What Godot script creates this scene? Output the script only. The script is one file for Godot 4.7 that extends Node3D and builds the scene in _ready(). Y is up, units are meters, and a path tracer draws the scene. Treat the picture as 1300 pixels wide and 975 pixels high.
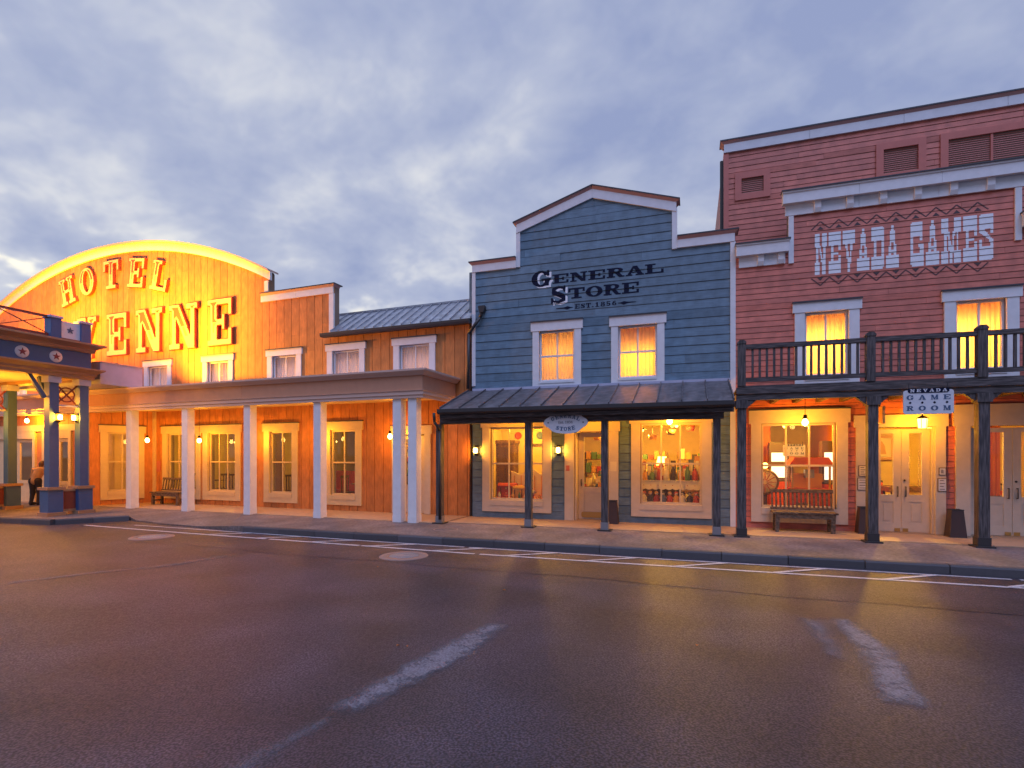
extends Node3D
# Street of western shop fronts at dusk. Metres, y up. The road is y = 0, the pavement 0.14.
# The store and the game hall face +z; the hotel stands 2.4 degrees round (its parts are set in hotel-local axes).

var M := {}
var taken := {}
var boxes := {}
var rng := RandomNumberGenerator.new()
const WARM := Color(1.0, 0.635, 0.07)
const INDOOR := Color(1.0, 0.755, 0.24)
const HOTEL_AT := Vector3(-5.75, 0, -13.58)
const HOTEL_TURN := -0.041888


func _ready() -> void:
	rng.seed = 7
	set_camera()
	set_sky()
	make_materials()
	build_ground()
	build_store()
	build_game_hall()
	build_hotel()
	build_portico()
	build_street_things()
	build_store_goods()
	build_game_things()
	build_hotel_things()
	build_floodlight()


func set_camera() -> void:
	var cam := Camera3D.new()
	cam.name = "camera"
	cam.projection = Camera3D.PROJECTION_FRUSTUM
	cam.near = 0.1
	cam.far = 600.0
	cam.size = 0.1 * 975.0 / 680.0
	cam.frustum_offset = Vector2(0, 0.1 * 91.5 / 680.0)
	cam.position = Vector3(0, 1.8, 0)
	cam.rotation_degrees = Vector3(0, 18.418, 0)
	add_child(cam)
	cam.current = true


func set_sky() -> void:
	var env := Environment.new()
	env.background_mode = Environment.BG_SKY
	env.tonemap_mode = Environment.TONE_MAPPER_LINEAR
	env.tonemap_exposure = 1.3
	env.sdfgi_enabled = true
	env.ssao_enabled = true
	env.ssil_enabled = true
	var sky := Sky.new()
	var pano := PanoramaSkyMaterial.new()
	pano.panorama = sky_picture()
	sky.sky_material = pano
	env.sky = sky
	env.background_energy_multiplier = 0.9
	var we := WorldEnvironment.new()
	we.name = "world"
	we.environment = env
	add_child(we)
	# the last of the daylight: the bright overcast high behind the street
	var sun := DirectionalLight3D.new()
	sun.name = "dusk_light"
	sun.light_energy = 0.5
	sun.light_color = Color(0.72, 0.78, 1.0)
	sun.light_angular_distance = 40.0
	sun.shadow_enabled = true
	sun.rotation_degrees = Vector3(-58, 24, 0)
	add_child(sun)


func sky_picture() -> ImageTexture:
	var w := 3200
	var h := 1600
	var img := Image.create(w, h, false, Image.FORMAT_RGB8)
	var big := FastNoiseLite.new()
	big.seed = 11
	big.noise_type = FastNoiseLite.TYPE_SIMPLEX
	big.frequency = 0.75
	big.fractal_octaves = 5
	big.fractal_gain = 0.52
	var fine := FastNoiseLite.new()
	fine.seed = 5
	fine.noise_type = FastNoiseLite.TYPE_SIMPLEX
	fine.frequency = 3.4
	fine.fractal_octaves = 5
	fine.fractal_gain = 0.58
	var low := Color8(139, 151, 187)
	var mid := Color8(168, 176, 200)
	var pale := Color8(208, 210, 216)
	var bright := Color8(253, 247, 228)
	for j in h:
		var el := PI * (0.5 - (j + 0.5) / h)
		if el < -0.02:
			continue
		var sy := sin(maxf(el, 0.004))
		var cy := cos(el)
		var k := 1.0 / (sy + 0.30)
		for i in w:
			var az := TAU * (i + 0.5) / w
			var x := sin(az) * cy * k
			var z := -cos(az) * cy * k
			var warp := big.get_noise_3d(x * 1.3, 7.7, z * 1.3)
			var n := big.get_noise_3d(x + warp * 0.12, 0.0, z - warp * 0.1)
			var f := fine.get_noise_3d(x + warp * 0.1, 3.0, z * 1.1)
			# palest towards the last light, low in the west
			var d := wrapf(az + 1.0, -PI, PI) / 0.85
			var west := exp(-d * d)
			var v := 0.21 + 0.46 * n + 0.38 * f + 0.36 * west * (1.0 - 0.4 * sy)
			var gap := smoothstep(0.0, 0.40, f + 0.6 * n) * smoothstep(0.40, 0.10, sy) * (0.35 + 0.65 * west)
			v += gap * 0.55 + 0.16 * smoothstep(0.42, 0.05, sy)
			# dusk: the east is already dimmer than the west
			var dim := lerpf(1.0, 0.72, smoothstep(0.2, -0.9, cos(az + 0.55)) * (1.0 - 0.6 * sy))
			v = clampf(v, 0.0, 1.0)
			var c: Color
			if v < 0.42:
				c = low.lerp(mid, v / 0.42)
			elif v < 0.78:
				c = mid.lerp(pale, (v - 0.42) / 0.36)
			else:
				c = pale.lerp(bright, (v - 0.78) / 0.22)
			img.set_pixel(i, j, Color(c.r * dim, c.g * dim, c.b * (dim * 0.85 + 0.15)))
	img.fill_rect(Rect2i(0, int(h * 0.507), w, h), Color8(70, 66, 78))
	return ImageTexture.create_from_image(img)


# ---------------------------------------------------------------- materials
func noise_tex(freq: float, octaves: int, lo: float, hi: float, sd: int, size := 512, kind := FastNoiseLite.TYPE_SIMPLEX) -> NoiseTexture2D:
	var n := FastNoiseLite.new()
	n.noise_type = kind
	n.seed = sd
	n.frequency = freq
	n.fractal_octaves = octaves
	var g := Gradient.new()
	g.set_color(0, Color(lo, lo, lo))
	g.set_color(1, Color(hi, hi, hi))
	var t := NoiseTexture2D.new()
	t.width = size
	t.height = size
	t.seamless = true
	t.noise = n
	t.color_ramp = g
	return t


func mat(nm: String, lin: Color, rough := 0.6, tex: Texture2D = null, scl := Vector3.ONE, metal := 0.0) -> StandardMaterial3D:
	var m := StandardMaterial3D.new()
	m.resource_name = nm
	m.albedo_color = lin.linear_to_srgb()
	m.roughness = rough
	m.metallic = metal
	if tex:
		m.albedo_texture = tex
		m.uv1_triplanar = true
		m.uv1_world_triplanar = true
		m.uv1_scale = scl
	M[nm] = m
	return m


func relief(m: StandardMaterial3D, tex: Texture2D, cm: float) -> void:
	m.heightmap_enabled = true
	m.heightmap_texture = tex
	m.heightmap_scale = cm


func glow(nm: String, c: Color, e: float) -> StandardMaterial3D:
	var m := StandardMaterial3D.new()
	m.resource_name = nm
	m.albedo_color = Color(0.9, 0.85, 0.7)
	m.emission_enabled = true
	m.emission = c
	m.emission_energy_multiplier = e
	M[nm] = m
	return m


var weather: Texture2D


func paint_set(nm: String, lin: Color, tex: Texture2D, scl: Vector3, bump: Texture2D, spread := 0.10) -> void:
	# four tones of one paint: boards weather unevenly
	for i in 4:
		var k: float = 1.0 + spread * [-1.0, -0.25, 0.4, 1.0][i]
		var m := mat(nm + str(i), Color(lin.r * k, lin.g * k, lin.b * k), 0.55, tex, scl)
		m.uv1_offset = Vector3(0.13 * i, 0.29 * i, 0.41 * i)
		relief(m, bump, 0.12)
		m.detail_enabled = true
		m.detail_blend_mode = BaseMaterial3D.BLEND_MODE_MUL
		m.detail_uv_layer = BaseMaterial3D.DETAIL_UV_2
		m.detail_albedo = weather
		m.uv2_triplanar = true
		m.uv2_world_triplanar = true
		m.uv2_scale = Vector3(0.45, 0.28, 0.45)


func make_materials() -> void:
	var streak := noise_tex(0.012, 5, 0.86, 1.0, 3)
	var blotch := noise_tex(0.008, 6, 0.95, 1.0, 9)
	var grit := noise_tex(0.16, 3, 0.0, 1.0, 21)
	weather = noise_tex(0.012, 6, 0.85, 1.0, 77)
	var along := Vector3(0.35, 3.0, 0.35)
	var upward := Vector3(3.0, 0.35, 3.0)
	paint_set("blue", Color(0.165, 0.262, 0.345), streak, along, streak)
	paint_set("red", Color(0.76, 0.215, 0.145), streak, along, streak)
	paint_set("ochre", Color(0.70, 0.25, 0.065), streak, upward, streak)
	mat("trim", Color(0.74, 0.73, 0.74), 0.5, blotch, Vector3(0.8, 0.8, 0.8))
	relief(M.trim, streak, 0.05)
	mat("trim_shop", Color(0.64, 0.53, 0.42), 0.45, blotch, Vector3(0.9, 0.9, 0.9))
	mat("trim_cream", Color(0.66, 0.50, 0.29), 0.45, blotch, Vector3(0.9, 0.9, 0.9))
	mat("red_trim", Color(0.58, 0.165, 0.12), 0.55, blotch, Vector3(0.9, 0.9, 0.9))
	mat("red_louvre", Color(0.46, 0.14, 0.115), 0.6)
	mat("brown_board", Color(0.52, 0.26, 0.16), 0.55, blotch, Vector3(0.6, 0.6, 0.6))
	mat("sheathing", Color(0.26, 0.18, 0.13), 0.9)
	mat("cap_metal", Color(0.05, 0.05, 0.06), 0.4)
	mat("soffit_red", Color(0.46, 0.25, 0.22), 0.6)
	var tb := noise_tex(0.01, 6, 0.45, 1.0, 17)
	mat("timber", Color(0.15, 0.12, 0.115), 0.75, tb, Vector3(4.0, 0.4, 4.0))
	relief(M.timber, tb, 0.5)
	mat("timber_across", Color(0.15, 0.12, 0.115), 0.75, tb, Vector3(0.4, 4.0, 4.0))
	relief(M.timber_across, tb, 0.5)
	mat("timber_warm", Color(0.25, 0.16, 0.10), 0.65, tb, Vector3(1.5, 3.0, 1.5))
	mat("bronze", Color(0.035, 0.03, 0.03), 0.45)
	mat("steel", Color(0.30, 0.29, 0.30), 0.4, null, Vector3.ONE, 0.6)
	mat("zinc", Color(0.56, 0.58, 0.64), 0.38, noise_tex(0.006, 5, 0.7, 1.0, 31), Vector3(1, 1, 1), 0.55)
	mat("awning_metal", Color(0.24, 0.22, 0.23), 0.48, noise_tex(0.007, 5, 0.6, 1.0, 33), Vector3(0.9, 0.9, 0.9), 0.3)
	mat("brass", Color(0.55, 0.35, 0.12), 0.3, null, Vector3.ONE, 0.9)
	mat("ink", Color(0.012, 0.015, 0.035), 0.9)
	M.ink.metallic_specular = 0.2
	mat("ink_white", Color(0.78, 0.78, 0.80), 0.6, blotch, Vector3(2, 2, 2))
	mat("ink_brown", Color(0.05, 0.02, 0.02), 0.6)
	mat("sign_white", Color(0.66, 0.66, 0.70), 0.5, blotch, Vector3(2, 2, 2))
	mat("sign_blue", Color(0.05, 0.09, 0.17), 0.5)
	mat("portico_blue", Color(0.05, 0.105, 0.24), 0.4, blotch, Vector3(1.2, 1.2, 1.2))
	mat("portico_wood", Color(0.40, 0.22, 0.12), 0.5, streak, along)
	mat("portico_red", Color(0.22, 0.04, 0.025), 0.5)
	mat("star_red", Color(0.20, 0.03, 0.04), 0.5)
	mat("letter_cream", Color(0.62, 0.44, 0.20), 0.5)
	mat("letter_orange", Color(0.36, 0.07, 0.015), 0.5)
	mat("letter_side", Color(0.30, 0.065, 0.03), 0.5)
	mat("lead_grey", Color(0.46, 0.46, 0.58), 0.5, blotch, Vector3(0.8, 0.8, 0.8))
	# ground
	var tar := noise_tex(0.07, 5, 0.15, 1.0, 40, 1024)
	var asphalt := mat("asphalt", Color(0.195, 0.155, 0.22), 1.0, tar, Vector3(0.5, 0.5, 0.5))
	asphalt.metallic_specular = 0.5
	asphalt.roughness_texture = noise_tex(0.02, 6, 0.52, 0.66, 45, 1024)
	relief(asphalt, tar, 0.3)
	asphalt.detail_enabled = true
	asphalt.detail_blend_mode = BaseMaterial3D.BLEND_MODE_MUL
	asphalt.detail_uv_layer = BaseMaterial3D.DETAIL_UV_2
	asphalt.detail_albedo = noise_tex(0.006, 6, 0.62, 1.0, 43, 1024)
	asphalt.uv2_triplanar = true
	asphalt.uv2_world_triplanar = true
	asphalt.uv2_scale = Vector3(0.085, 0.085, 0.085)
	var strip: StandardMaterial3D = asphalt.duplicate()
	strip.resource_name = "asphalt_strip"
	strip.albedo_color = Color(0.195, 0.153, 0.205).linear_to_srgb()
	strip.uv1_offset = Vector3(0.3, 0.1, 0.7)
	M["asphalt_strip"] = strip
	var pave := mat("pavement", Color(0.31, 0.24, 0.22), 0.8, noise_tex(0.03, 5, 0.72, 1.0, 50), Vector3(0.6, 0.6, 0.6))
	relief(pave, grit, 0.35)
	pave.detail_enabled = true
	pave.detail_blend_mode = BaseMaterial3D.BLEND_MODE_MUL
	pave.detail_uv_layer = BaseMaterial3D.DETAIL_UV_2
	pave.detail_albedo = noise_tex(0.01, 5, 0.72, 1.0, 51)
	pave.uv2_triplanar = true
	pave.uv2_world_triplanar = true
	pave.uv2_scale = Vector3(0.16, 0.16, 0.16)
	mat("porch", Color(0.44, 0.30, 0.19), 0.55, streak, Vector3(0.4, 3.0, 3.0))
	for i in 3:
		var k := mat("kerb%d" % i, Color(0.085, 0.075, 0.08) * [0.85, 1.0, 1.2][i], 0.75, blotch, Vector3(1.3, 1.3, 1.3))
		relief(k, grit, 0.4)
	mat("line_paint", Color(0.70, 0.68, 0.72), 0.6, noise_tex(0.05, 5, 0.7, 1.0, 60), Vector3(0.9, 0.9, 0.9))
	var old := mat("old_paint", Color(0.27, 0.26, 0.31), 0.65, noise_tex(0.09, 4, 0.6, 1.0, 61), Vector3(0.8, 0.8, 0.8))
	old.transparency = BaseMaterial3D.TRANSPARENCY_ALPHA
	old.vertex_color_use_as_albedo = true
	mat("iron_cover", Color(0.34, 0.34, 0.38), 0.45, noise_tex(0.06, 4, 0.6, 1.0, 62), Vector3(2, 2, 2))
	relief(M.iron_cover, grit, 0.5)
	mat("cover_ring", Color(0.28, 0.18, 0.15), 0.7, blotch, Vector3(2, 2, 2))
	mat("leaf", Color(0.36, 0.13, 0.03), 0.7)
	# glass, cloth, rooms
	var g := StandardMaterial3D.new()
	g.resource_name = "glass"
	g.transparency = BaseMaterial3D.TRANSPARENCY_ALPHA
	g.albedo_color = Color(0.95, 0.97, 1.0, 0.04)
	g.roughness = 0.02
	g.metallic_specular = 0.5
	M["glass"] = g
	var cur := mat("curtain", Color(0.78, 0.62, 0.32), 0.8)
	cur.backlight_enabled = true
	cur.backlight = Color(0.85, 0.7, 0.45)
	var sheer := mat("sheer", Color(0.74, 0.62, 0.58), 0.8)
	sheer.backlight_enabled = true
	sheer.backlight = Color(0.6, 0.5, 0.42)
	mat("room_yellow", Color(0.78, 0.56, 0.26), 0.7, blotch, Vector3(0.6, 0.6, 0.6))
	mat("room_orange", Color(0.62, 0.17, 0.05), 0.7, blotch, Vector3(0.6, 0.6, 0.6))
	mat("room_brown", Color(0.30, 0.15, 0.07), 0.7, blotch, Vector3(0.6, 0.6, 0.6))
	mat("room_floor", Color(0.22, 0.12, 0.06), 0.5, tb, Vector3(1, 1, 1))
	mat("wood", Color(0.30, 0.14, 0.055), 0.5, tb, Vector3(1.5, 2.5, 1.5))
	mat("wood_dark", Color(0.09, 0.04, 0.025), 0.5)
	mat("goods_red", Color(0.45, 0.05, 0.03), 0.6)
	mat("goods_cream", Color(0.72, 0.62, 0.45), 0.7)
	mat("goods_green", Color(0.10, 0.20, 0.08), 0.6)
	mat("goods_blue", Color(0.08, 0.12, 0.25), 0.6)
	mat("goods_amber", Color(0.60, 0.28, 0.06), 0.5)
	mat("goods_dark", Color(0.05, 0.03, 0.03), 0.6)
	mat("skin", Color(0.50, 0.30, 0.21), 0.6)
	mat("cloth_tan", Color(0.50, 0.28, 0.14), 0.8)
	mat("cloth_dark", Color(0.035, 0.03, 0.04), 0.8)
	mat("hair", Color(0.12, 0.06, 0.03), 0.7)
	glow("bulb", Color(1.0, 0.80, 0.42), 22.0)
	glow("bulb_soft", Color(1.0, 0.74, 0.32), 8.0)
	glow("screen", Color(0.95, 0.92, 0.85), 1.1)


# ---------------------------------------------------------------- mesh helpers
func st_new(smooth := false) -> SurfaceTool:
	var s := SurfaceTool.new()
	s.begin(Mesh.PRIMITIVE_TRIANGLES)
	s.set_smooth_group(0 if smooth else -1)
	return s


func fin(s: SurfaceTool) -> ArrayMesh:
	s.generate_normals()
	return s.commit()


func tri(s: SurfaceTool, a: Vector3, b: Vector3, c: Vector3) -> void:
	s.add_vertex(a)
	s.add_vertex(b)
	s.add_vertex(c)


func quad(s: SurfaceTool, a: Vector3, b: Vector3, c: Vector3, d: Vector3) -> void:
	tri(s, a, b, c)
	tri(s, a, c, d)


func sbox(s: SurfaceTool, x0: float, x1: float, y0: float, y1: float, z0: float, z1: float) -> void:
	var p := func(i: int) -> Vector3: return Vector3(x1 if i & 1 else x0, y1 if i & 2 else y0, z1 if i & 4 else z0)
	for f in [[6, 7, 5, 4], [3, 2, 0, 1], [7, 3, 1, 5], [2, 6, 4, 0], [2, 3, 7, 6], [4, 5, 1, 0]]:
		quad(s, p.call(f[0]), p.call(f[1]), p.call(f[2]), p.call(f[3]))


func put(parent: Node, nm: String, mesh: Mesh, m: Material, at := Vector3.ZERO, rot := Vector3.ZERO) -> MeshInstance3D:
	var o := MeshInstance3D.new()
	o.name = numbered(nm) if parent == self else nm
	o.mesh = mesh
	o.material_override = m
	o.position = at
	o.rotation = rot
	parent.add_child(o, true)
	return o


func bx(parent: Node, nm: String, m: Material, x0: float, x1: float, y0: float, y1: float, z0: float, z1: float) -> MeshInstance3D:
	var size := Vector3(absf(x1 - x0), absf(y1 - y0), absf(z1 - z0))
	var key := "%.4f %.4f %.4f" % [size.x, size.y, size.z]
	if not boxes.has(key):
		var b := BoxMesh.new()
		b.size = size
		boxes[key] = b
	return put(parent, nm, boxes[key], m, Vector3(x0 + x1, y0 + y1, z0 + z1) / 2.0)


func rect2(x0: float, y0: float, x1: float, y1: float) -> PackedVector2Array:
	return PackedVector2Array([Vector2(x0, y0), Vector2(x1, y0), Vector2(x1, y1), Vector2(x0, y1)])


func sprism(s: SurfaceTool, poly: PackedVector2Array, z0: float, z1: float) -> void:
	var p := poly
	if Geometry2D.is_polygon_clockwise(p):
		p = p.duplicate()
		p.reverse()
	var idx := Geometry2D.triangulate_polygon(p)
	for i in range(0, idx.size(), 3):
		var a := p[idx[i]]
		var b := p[idx[i + 1]]
		var c := p[idx[i + 2]]
		if (b - a).cross(c - a) > 0:
			var t := b
			b = c
			c = t
		tri(s, Vector3(a.x, a.y, z1), Vector3(b.x, b.y, z1), Vector3(c.x, c.y, z1))
		tri(s, Vector3(a.x, a.y, z0), Vector3(c.x, c.y, z0), Vector3(b.x, b.y, z0))
	for i in p.size():
		var a := p[i]
		var b := p[(i + 1) % p.size()]
		quad(s, Vector3(a.x, a.y, z1), Vector3(b.x, b.y, z1), Vector3(b.x, b.y, z0), Vector3(a.x, a.y, z0))


func prism(poly: PackedVector2Array, z0: float, z1: float) -> ArrayMesh:
	var s := st_new()
	sprism(s, poly, z0, z1)
	return fin(s)


func rod(s: SurfaceTool, a: Vector3, b: Vector3, ra: float, rb: float, seg := 8) -> void:
	var d := (b - a).normalized()
	var u := d.cross(Vector3.UP if absf(d.y) < 0.9 else Vector3.RIGHT).normalized()
	var v := d.cross(u)
	for i in seg:
		var t0 := TAU * i / seg
		var t1 := TAU * (i + 1) / seg
		var e0 := u * cos(t0) + v * sin(t0)
		var e1 := u * cos(t1) + v * sin(t1)
		quad(s, a + e0 * ra, b + e0 * rb, b + e1 * rb, a + e1 * ra)
		tri(s, a, a + e0 * ra, a + e1 * ra)
		tri(s, b, b + e1 * rb, b + e0 * rb)


func rod_mesh(a: Vector3, b: Vector3, r: float, seg := 8) -> ArrayMesh:
	var s := st_new()
	rod(s, a, b, r, r, seg)
	return fin(s)


func lathe(prof: Array, seg := 14) -> ArrayMesh:
	var s := st_new(true)
	for i in prof.size() - 1:
		for k in seg:
			var a0 := TAU * k / seg
			var a1 := TAU * (k + 1) / seg
			var r0: float = prof[i][0]
			var r1: float = prof[i + 1][0]
			var y0: float = prof[i][1]
			var y1: float = prof[i + 1][1]
			var p := [Vector3(cos(a0) * r0, y0, sin(a0) * r0), Vector3(cos(a1) * r0, y0, sin(a1) * r0), Vector3(cos(a1) * r1, y1, sin(a1) * r1), Vector3(cos(a0) * r1, y1, sin(a0) * r1)]
			if r0 > 0.0001:
				tri(s, p[0], p[1], p[2])
			if r1 > 0.0001:
				tri(s, p[0], p[2], p[3])
	return fin(s)


func ball(r: float, squash := 1.0) -> SphereMesh:
	var b := SphereMesh.new()
	b.radius = r
	b.height = 2.0 * r * squash
	b.radial_segments = 14
	b.rings = 8
	return b


func numbered(nm: String) -> String:
	if not taken.has(nm):
		taken[nm] = 0
		return nm
	taken[nm] += 1
	return "%s_%03d" % [nm, taken[nm]]


func tag(o: Node, label: String, category: String, group := "") -> Node:
	o.set_meta("label", label)
	o.set_meta("category", category)
	if group:
		o.set_meta("group", group)
	return o


func thing(nm: String, label: String, category: String, at := Vector3.ZERO, turn := 0.0, group := "") -> Node3D:
	var o := Node3D.new()
	o.name = numbered(nm)
	o.position = at
	o.rotation.y = turn
	add_child(o)
	tag(o, label, category, group)
	return o


func part(parent: Node, nm: String, at := Vector3.ZERO, rot := Vector3.ZERO) -> Node3D:
	var o := Node3D.new()
	o.name = nm
	o.position = at
	o.rotation = rot
	parent.add_child(o, true)
	return o


func ground_piece(nm: String, mesh: Mesh, m: Material) -> MeshInstance3D:
	var o := put(self, nm, mesh, m)
	o.set_meta("kind", "structure")
	return o


func hotel(local: Vector3) -> Vector3:
	return HOTEL_AT + Basis(Vector3.UP, HOTEL_TURN) * local


func lamp_light(parent: Node, at: Vector3, energy: float, size := 0.05, c := WARM) -> OmniLight3D:
	var l := OmniLight3D.new()
	l.name = "lamp_light"
	l.position = at
	l.light_energy = energy
	l.light_color = c
	l.light_size = size
	l.omni_range = 25.0
	l.omni_attenuation = 2.0
	l.shadow_enabled = true
	parent.add_child(l, true)
	return l


# ---------------------------------------------------------------- carpentry
func siding(parent: Node, nm: String, paint: String, outline: PackedVector2Array, holes: Array, upright: bool, pitch: float, gap: float, z: float, th: float, joint: float, start := Vector2.ZERO) -> void:
	# boards of one pitch cut to an outline and round openings; each is a piece of its own
	var lo := outline[0]
	var hi := outline[0]
	for p in outline:
		lo = lo.min(p)
		hi = hi.max(p)
	var a0 := lo.x if upright else lo.y
	var a1 := hi.x if upright else hi.y
	var b0 := lo.y if upright else lo.x
	var b1 := hi.y if upright else hi.x
	if start != Vector2.ZERO:
		a0 = start.x
	var n := int(ceil((a1 - a0) / pitch - 0.02))
	for i in n:
		var pa := a0 + i * pitch + gap * 0.5
		var pb := minf(a0 + (i + 1) * pitch, a1) - gap * 0.5
		var cuts := [b0]
		var t := b0 + joint * rng.randf_range(0.3, 1.0)
		while t < b1 - joint * 0.25:
			cuts.append(t)
			t += joint * rng.randf_range(0.75, 1.25)
		cuts.append(b1)
		for k in cuts.size() - 1:
			var ca: float = cuts[k] + (0.002 if k > 0 else 0.0)
			var cb: float = cuts[k + 1] - (0.002 if k < cuts.size() - 2 else 0.0)
			var r := rect2(pa, ca, pb, cb) if upright else rect2(ca, pa, cb, pb)
			var polys := Geometry2D.intersect_polygons(r, outline)
			for h in holes:
				var next := []
				for q in polys:
					next.append_array(Geometry2D.clip_polygons(q, rect2(h[0], h[2], h[1], h[3])))
				polys.assign(next)
			for q: PackedVector2Array in polys:
				if Geometry2D.is_polygon_clockwise(q):
					continue
				var ql := q[0]
				var qh := q[0]
				for p in q:
					ql = ql.min(p)
					qh = qh.max(p)
				if (qh - ql).x < 0.012 or (qh - ql).y < 0.012:
					continue
				var m: Material = M[paint + str(rng.randi_range(0, 3))]
				var zz := z + rng.randf_range(-0.0015, 0.0015)
				var c := (ql + qh) / 2.0
				var area: float = (qh - ql).x * (qh - ql).y
				if q.size() == 4 and absf(poly_area(q) - area) < 0.0005:
					var e := (qh - ql) / 2.0
					if upright:
						bx(parent, nm, m, ql.x, qh.x, ql.y, qh.y, zz, zz + th)
					else:
						put(parent, nm, lap_board(e.x, e.y, th), m, Vector3(c.x, c.y, zz), Vector3(0, 0, rng.randf_range(-0.0009, 0.0009)))
				else:
					var moved := PackedVector2Array()
					for p in q:
						moved.append(p - c)
					put(parent, nm, prism(moved, 0.0, th), m, Vector3(c.x, c.y, zz))


func lap_board(ex: float, ey: float, th: float) -> ArrayMesh:
	# a clapboard: thin at the top, thick at its lower edge
	var key := "lap %.3f %.3f %.3f" % [ex, ey, th]
	if boxes.has(key):
		return boxes[key]
	var s := st_new()
	var t := th * 0.55
	var a := [Vector3(-ex, ey, t), Vector3(ex, ey, t), Vector3(ex, -ey, th), Vector3(-ex, -ey, th)]
	var b := [Vector3(-ex, ey, 0), Vector3(ex, ey, 0), Vector3(ex, -ey, 0), Vector3(-ex, -ey, 0)]
	quad(s, a[0], a[1], a[2], a[3])
	quad(s, b[1], b[0], b[3], b[2])
	for i in 4:
		quad(s, b[i], b[(i + 1) % 4], a[(i + 1) % 4], a[i])
	boxes[key] = fin(s)
	return boxes[key]


func poly_area(p: PackedVector2Array) -> float:
	var a := 0.0
	for i in p.size():
		a += p[i].cross(p[(i + 1) % p.size()])
	return absf(a) / 2.0


func wall_mesh(outline: PackedVector2Array, openings: Array, z0: float, z1: float) -> ArrayMesh:
	# a thick wall with its openings left open: upright strips between the openings' edges
	var lo := outline[0]
	var hi := outline[0]
	for p in outline:
		lo = lo.min(p)
		hi = hi.max(p)
	var xs := [lo.x, hi.x]
	for o in openings:
		for e in [o[0], o[1]]:
			if e > lo.x + 0.001 and e < hi.x - 0.001:
				xs.append(e)
	xs.sort()
	var s := st_new()
	for i in xs.size() - 1:
		if xs[i + 1] - xs[i] < 0.001:
			continue
		var polys := Geometry2D.intersect_polygons(rect2(xs[i], lo.y, xs[i + 1], hi.y), outline)
		for o in openings:
			if o[0] < xs[i] + 0.001 and o[1] > xs[i + 1] - 0.001:
				var next := []
				for q in polys:
					next.append_array(Geometry2D.clip_polygons(q, rect2(xs[i] - 0.01, o[2], xs[i + 1] + 0.01, o[3])))
				polys.assign(next)
		for q in polys:
			sprism(s, q, z0, z1)
	return fin(s)


func window(parent: Node, o: Array, z: float, cw: float, head: float, sill: float, cols: int, row_at: Array, trim: String, back := 0.13) -> Node3D:
	# o = casing [x0, x1, y0, y1]; z = front of the cladding. Casing, head board with drip cap, sill, sash, glazing bars, panes
	var t: Material = M[trim]
	var w := part(parent, "window")
	var x0: float = o[0]
	var x1: float = o[1]
	var y0: float = o[2]
	var y1: float = o[3]
	var ox0 := x0 + cw
	var ox1 := x1 - cw
	var oy0 := y0 + sill
	var oy1 := y1 - head
	bx(w, "casing", t, x0 + 0.045, ox0, y0 + sill * 0.55, oy1, z - 0.03, z + 0.04)
	bx(w, "casing", t, ox1, x1 - 0.045, y0 + sill * 0.55, oy1, z - 0.03, z + 0.04)
	bx(w, "head_casing", t, x0, x1, oy1, y1 - 0.03, z - 0.03, z + 0.055)
	bx(w, "drip_cap", M.cap_metal, x0 - 0.01, x1 + 0.01, y1 - 0.03, y1, z - 0.03, z + 0.085)
	bx(w, "apron", t, x0 + 0.045, x1 - 0.045, y0, y0 + sill * 0.55, z - 0.03, z + 0.045)
	bx(w, "sill", t, ox0, ox1, y0 + sill * 0.55, oy0, z - 0.12, z + 0.062)
	# sash
	var zs := z - 0.075
	var f := 0.05
	bx(w, "sash", t, ox0, ox0 + f, oy0, oy1, zs - 0.025, zs + 0.02)
	bx(w, "sash", t, ox1 - f, ox1, oy0, oy1, zs - 0.025, zs + 0.02)
	bx(w, "sash", t, ox0 + f, ox1 - f, oy1 - f, oy1, zs - 0.025, zs + 0.018)
	bx(w, "sash", t, ox0 + f, ox1 - f, oy0, oy0 + f, zs - 0.025, zs + 0.018)
	var ys := [oy0 + f]
	for r in row_at:
		ys.append(lerpf(oy0, oy1, r))
	ys.append(oy1 - f)
	for r in row_at:
		var ym := lerpf(oy0, oy1, r)
		bx(w, "meeting_rail", t, ox0 + f, ox1 - f, ym - 0.022, ym + 0.022, zs - 0.02, zs + 0.03)
	for i in range(1, cols):
		var xm := lerpf(ox0 + f, ox1 - f, float(i) / cols)
		for r in ys.size() - 1:
			bx(w, "glazing_bar", t, xm - 0.018, xm + 0.018, ys[r] + (0.022 if r > 0 else 0.0), ys[r + 1] - (0.022 if r < ys.size() - 2 else 0.0), zs - 0.018, zs + 0.015)
	for i in cols:
		for r in ys.size() - 1:
			var xa := lerpf(ox0 + f, ox1 - f, float(i) / cols)
			var xb := lerpf(ox0 + f, ox1 - f, float(i + 1) / cols)
			pane(w, xa, xb, ys[r], ys[r + 1], zs - 0.003)
	return w


func pane(parent: Node, x0: float, x1: float, y0: float, y1: float, z: float) -> MeshInstance3D:
	var q := QuadMesh.new()
	q.size = Vector2(x1 - x0, y1 - y0)
	# old panes never lie quite true
	return put(parent, "pane", q, M.glass, Vector3((x0 + x1) / 2, (y0 + y1) / 2, z), Vector3(rng.randf_range(-0.004, 0.004), rng.randf_range(-0.004, 0.004), 0))


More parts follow.
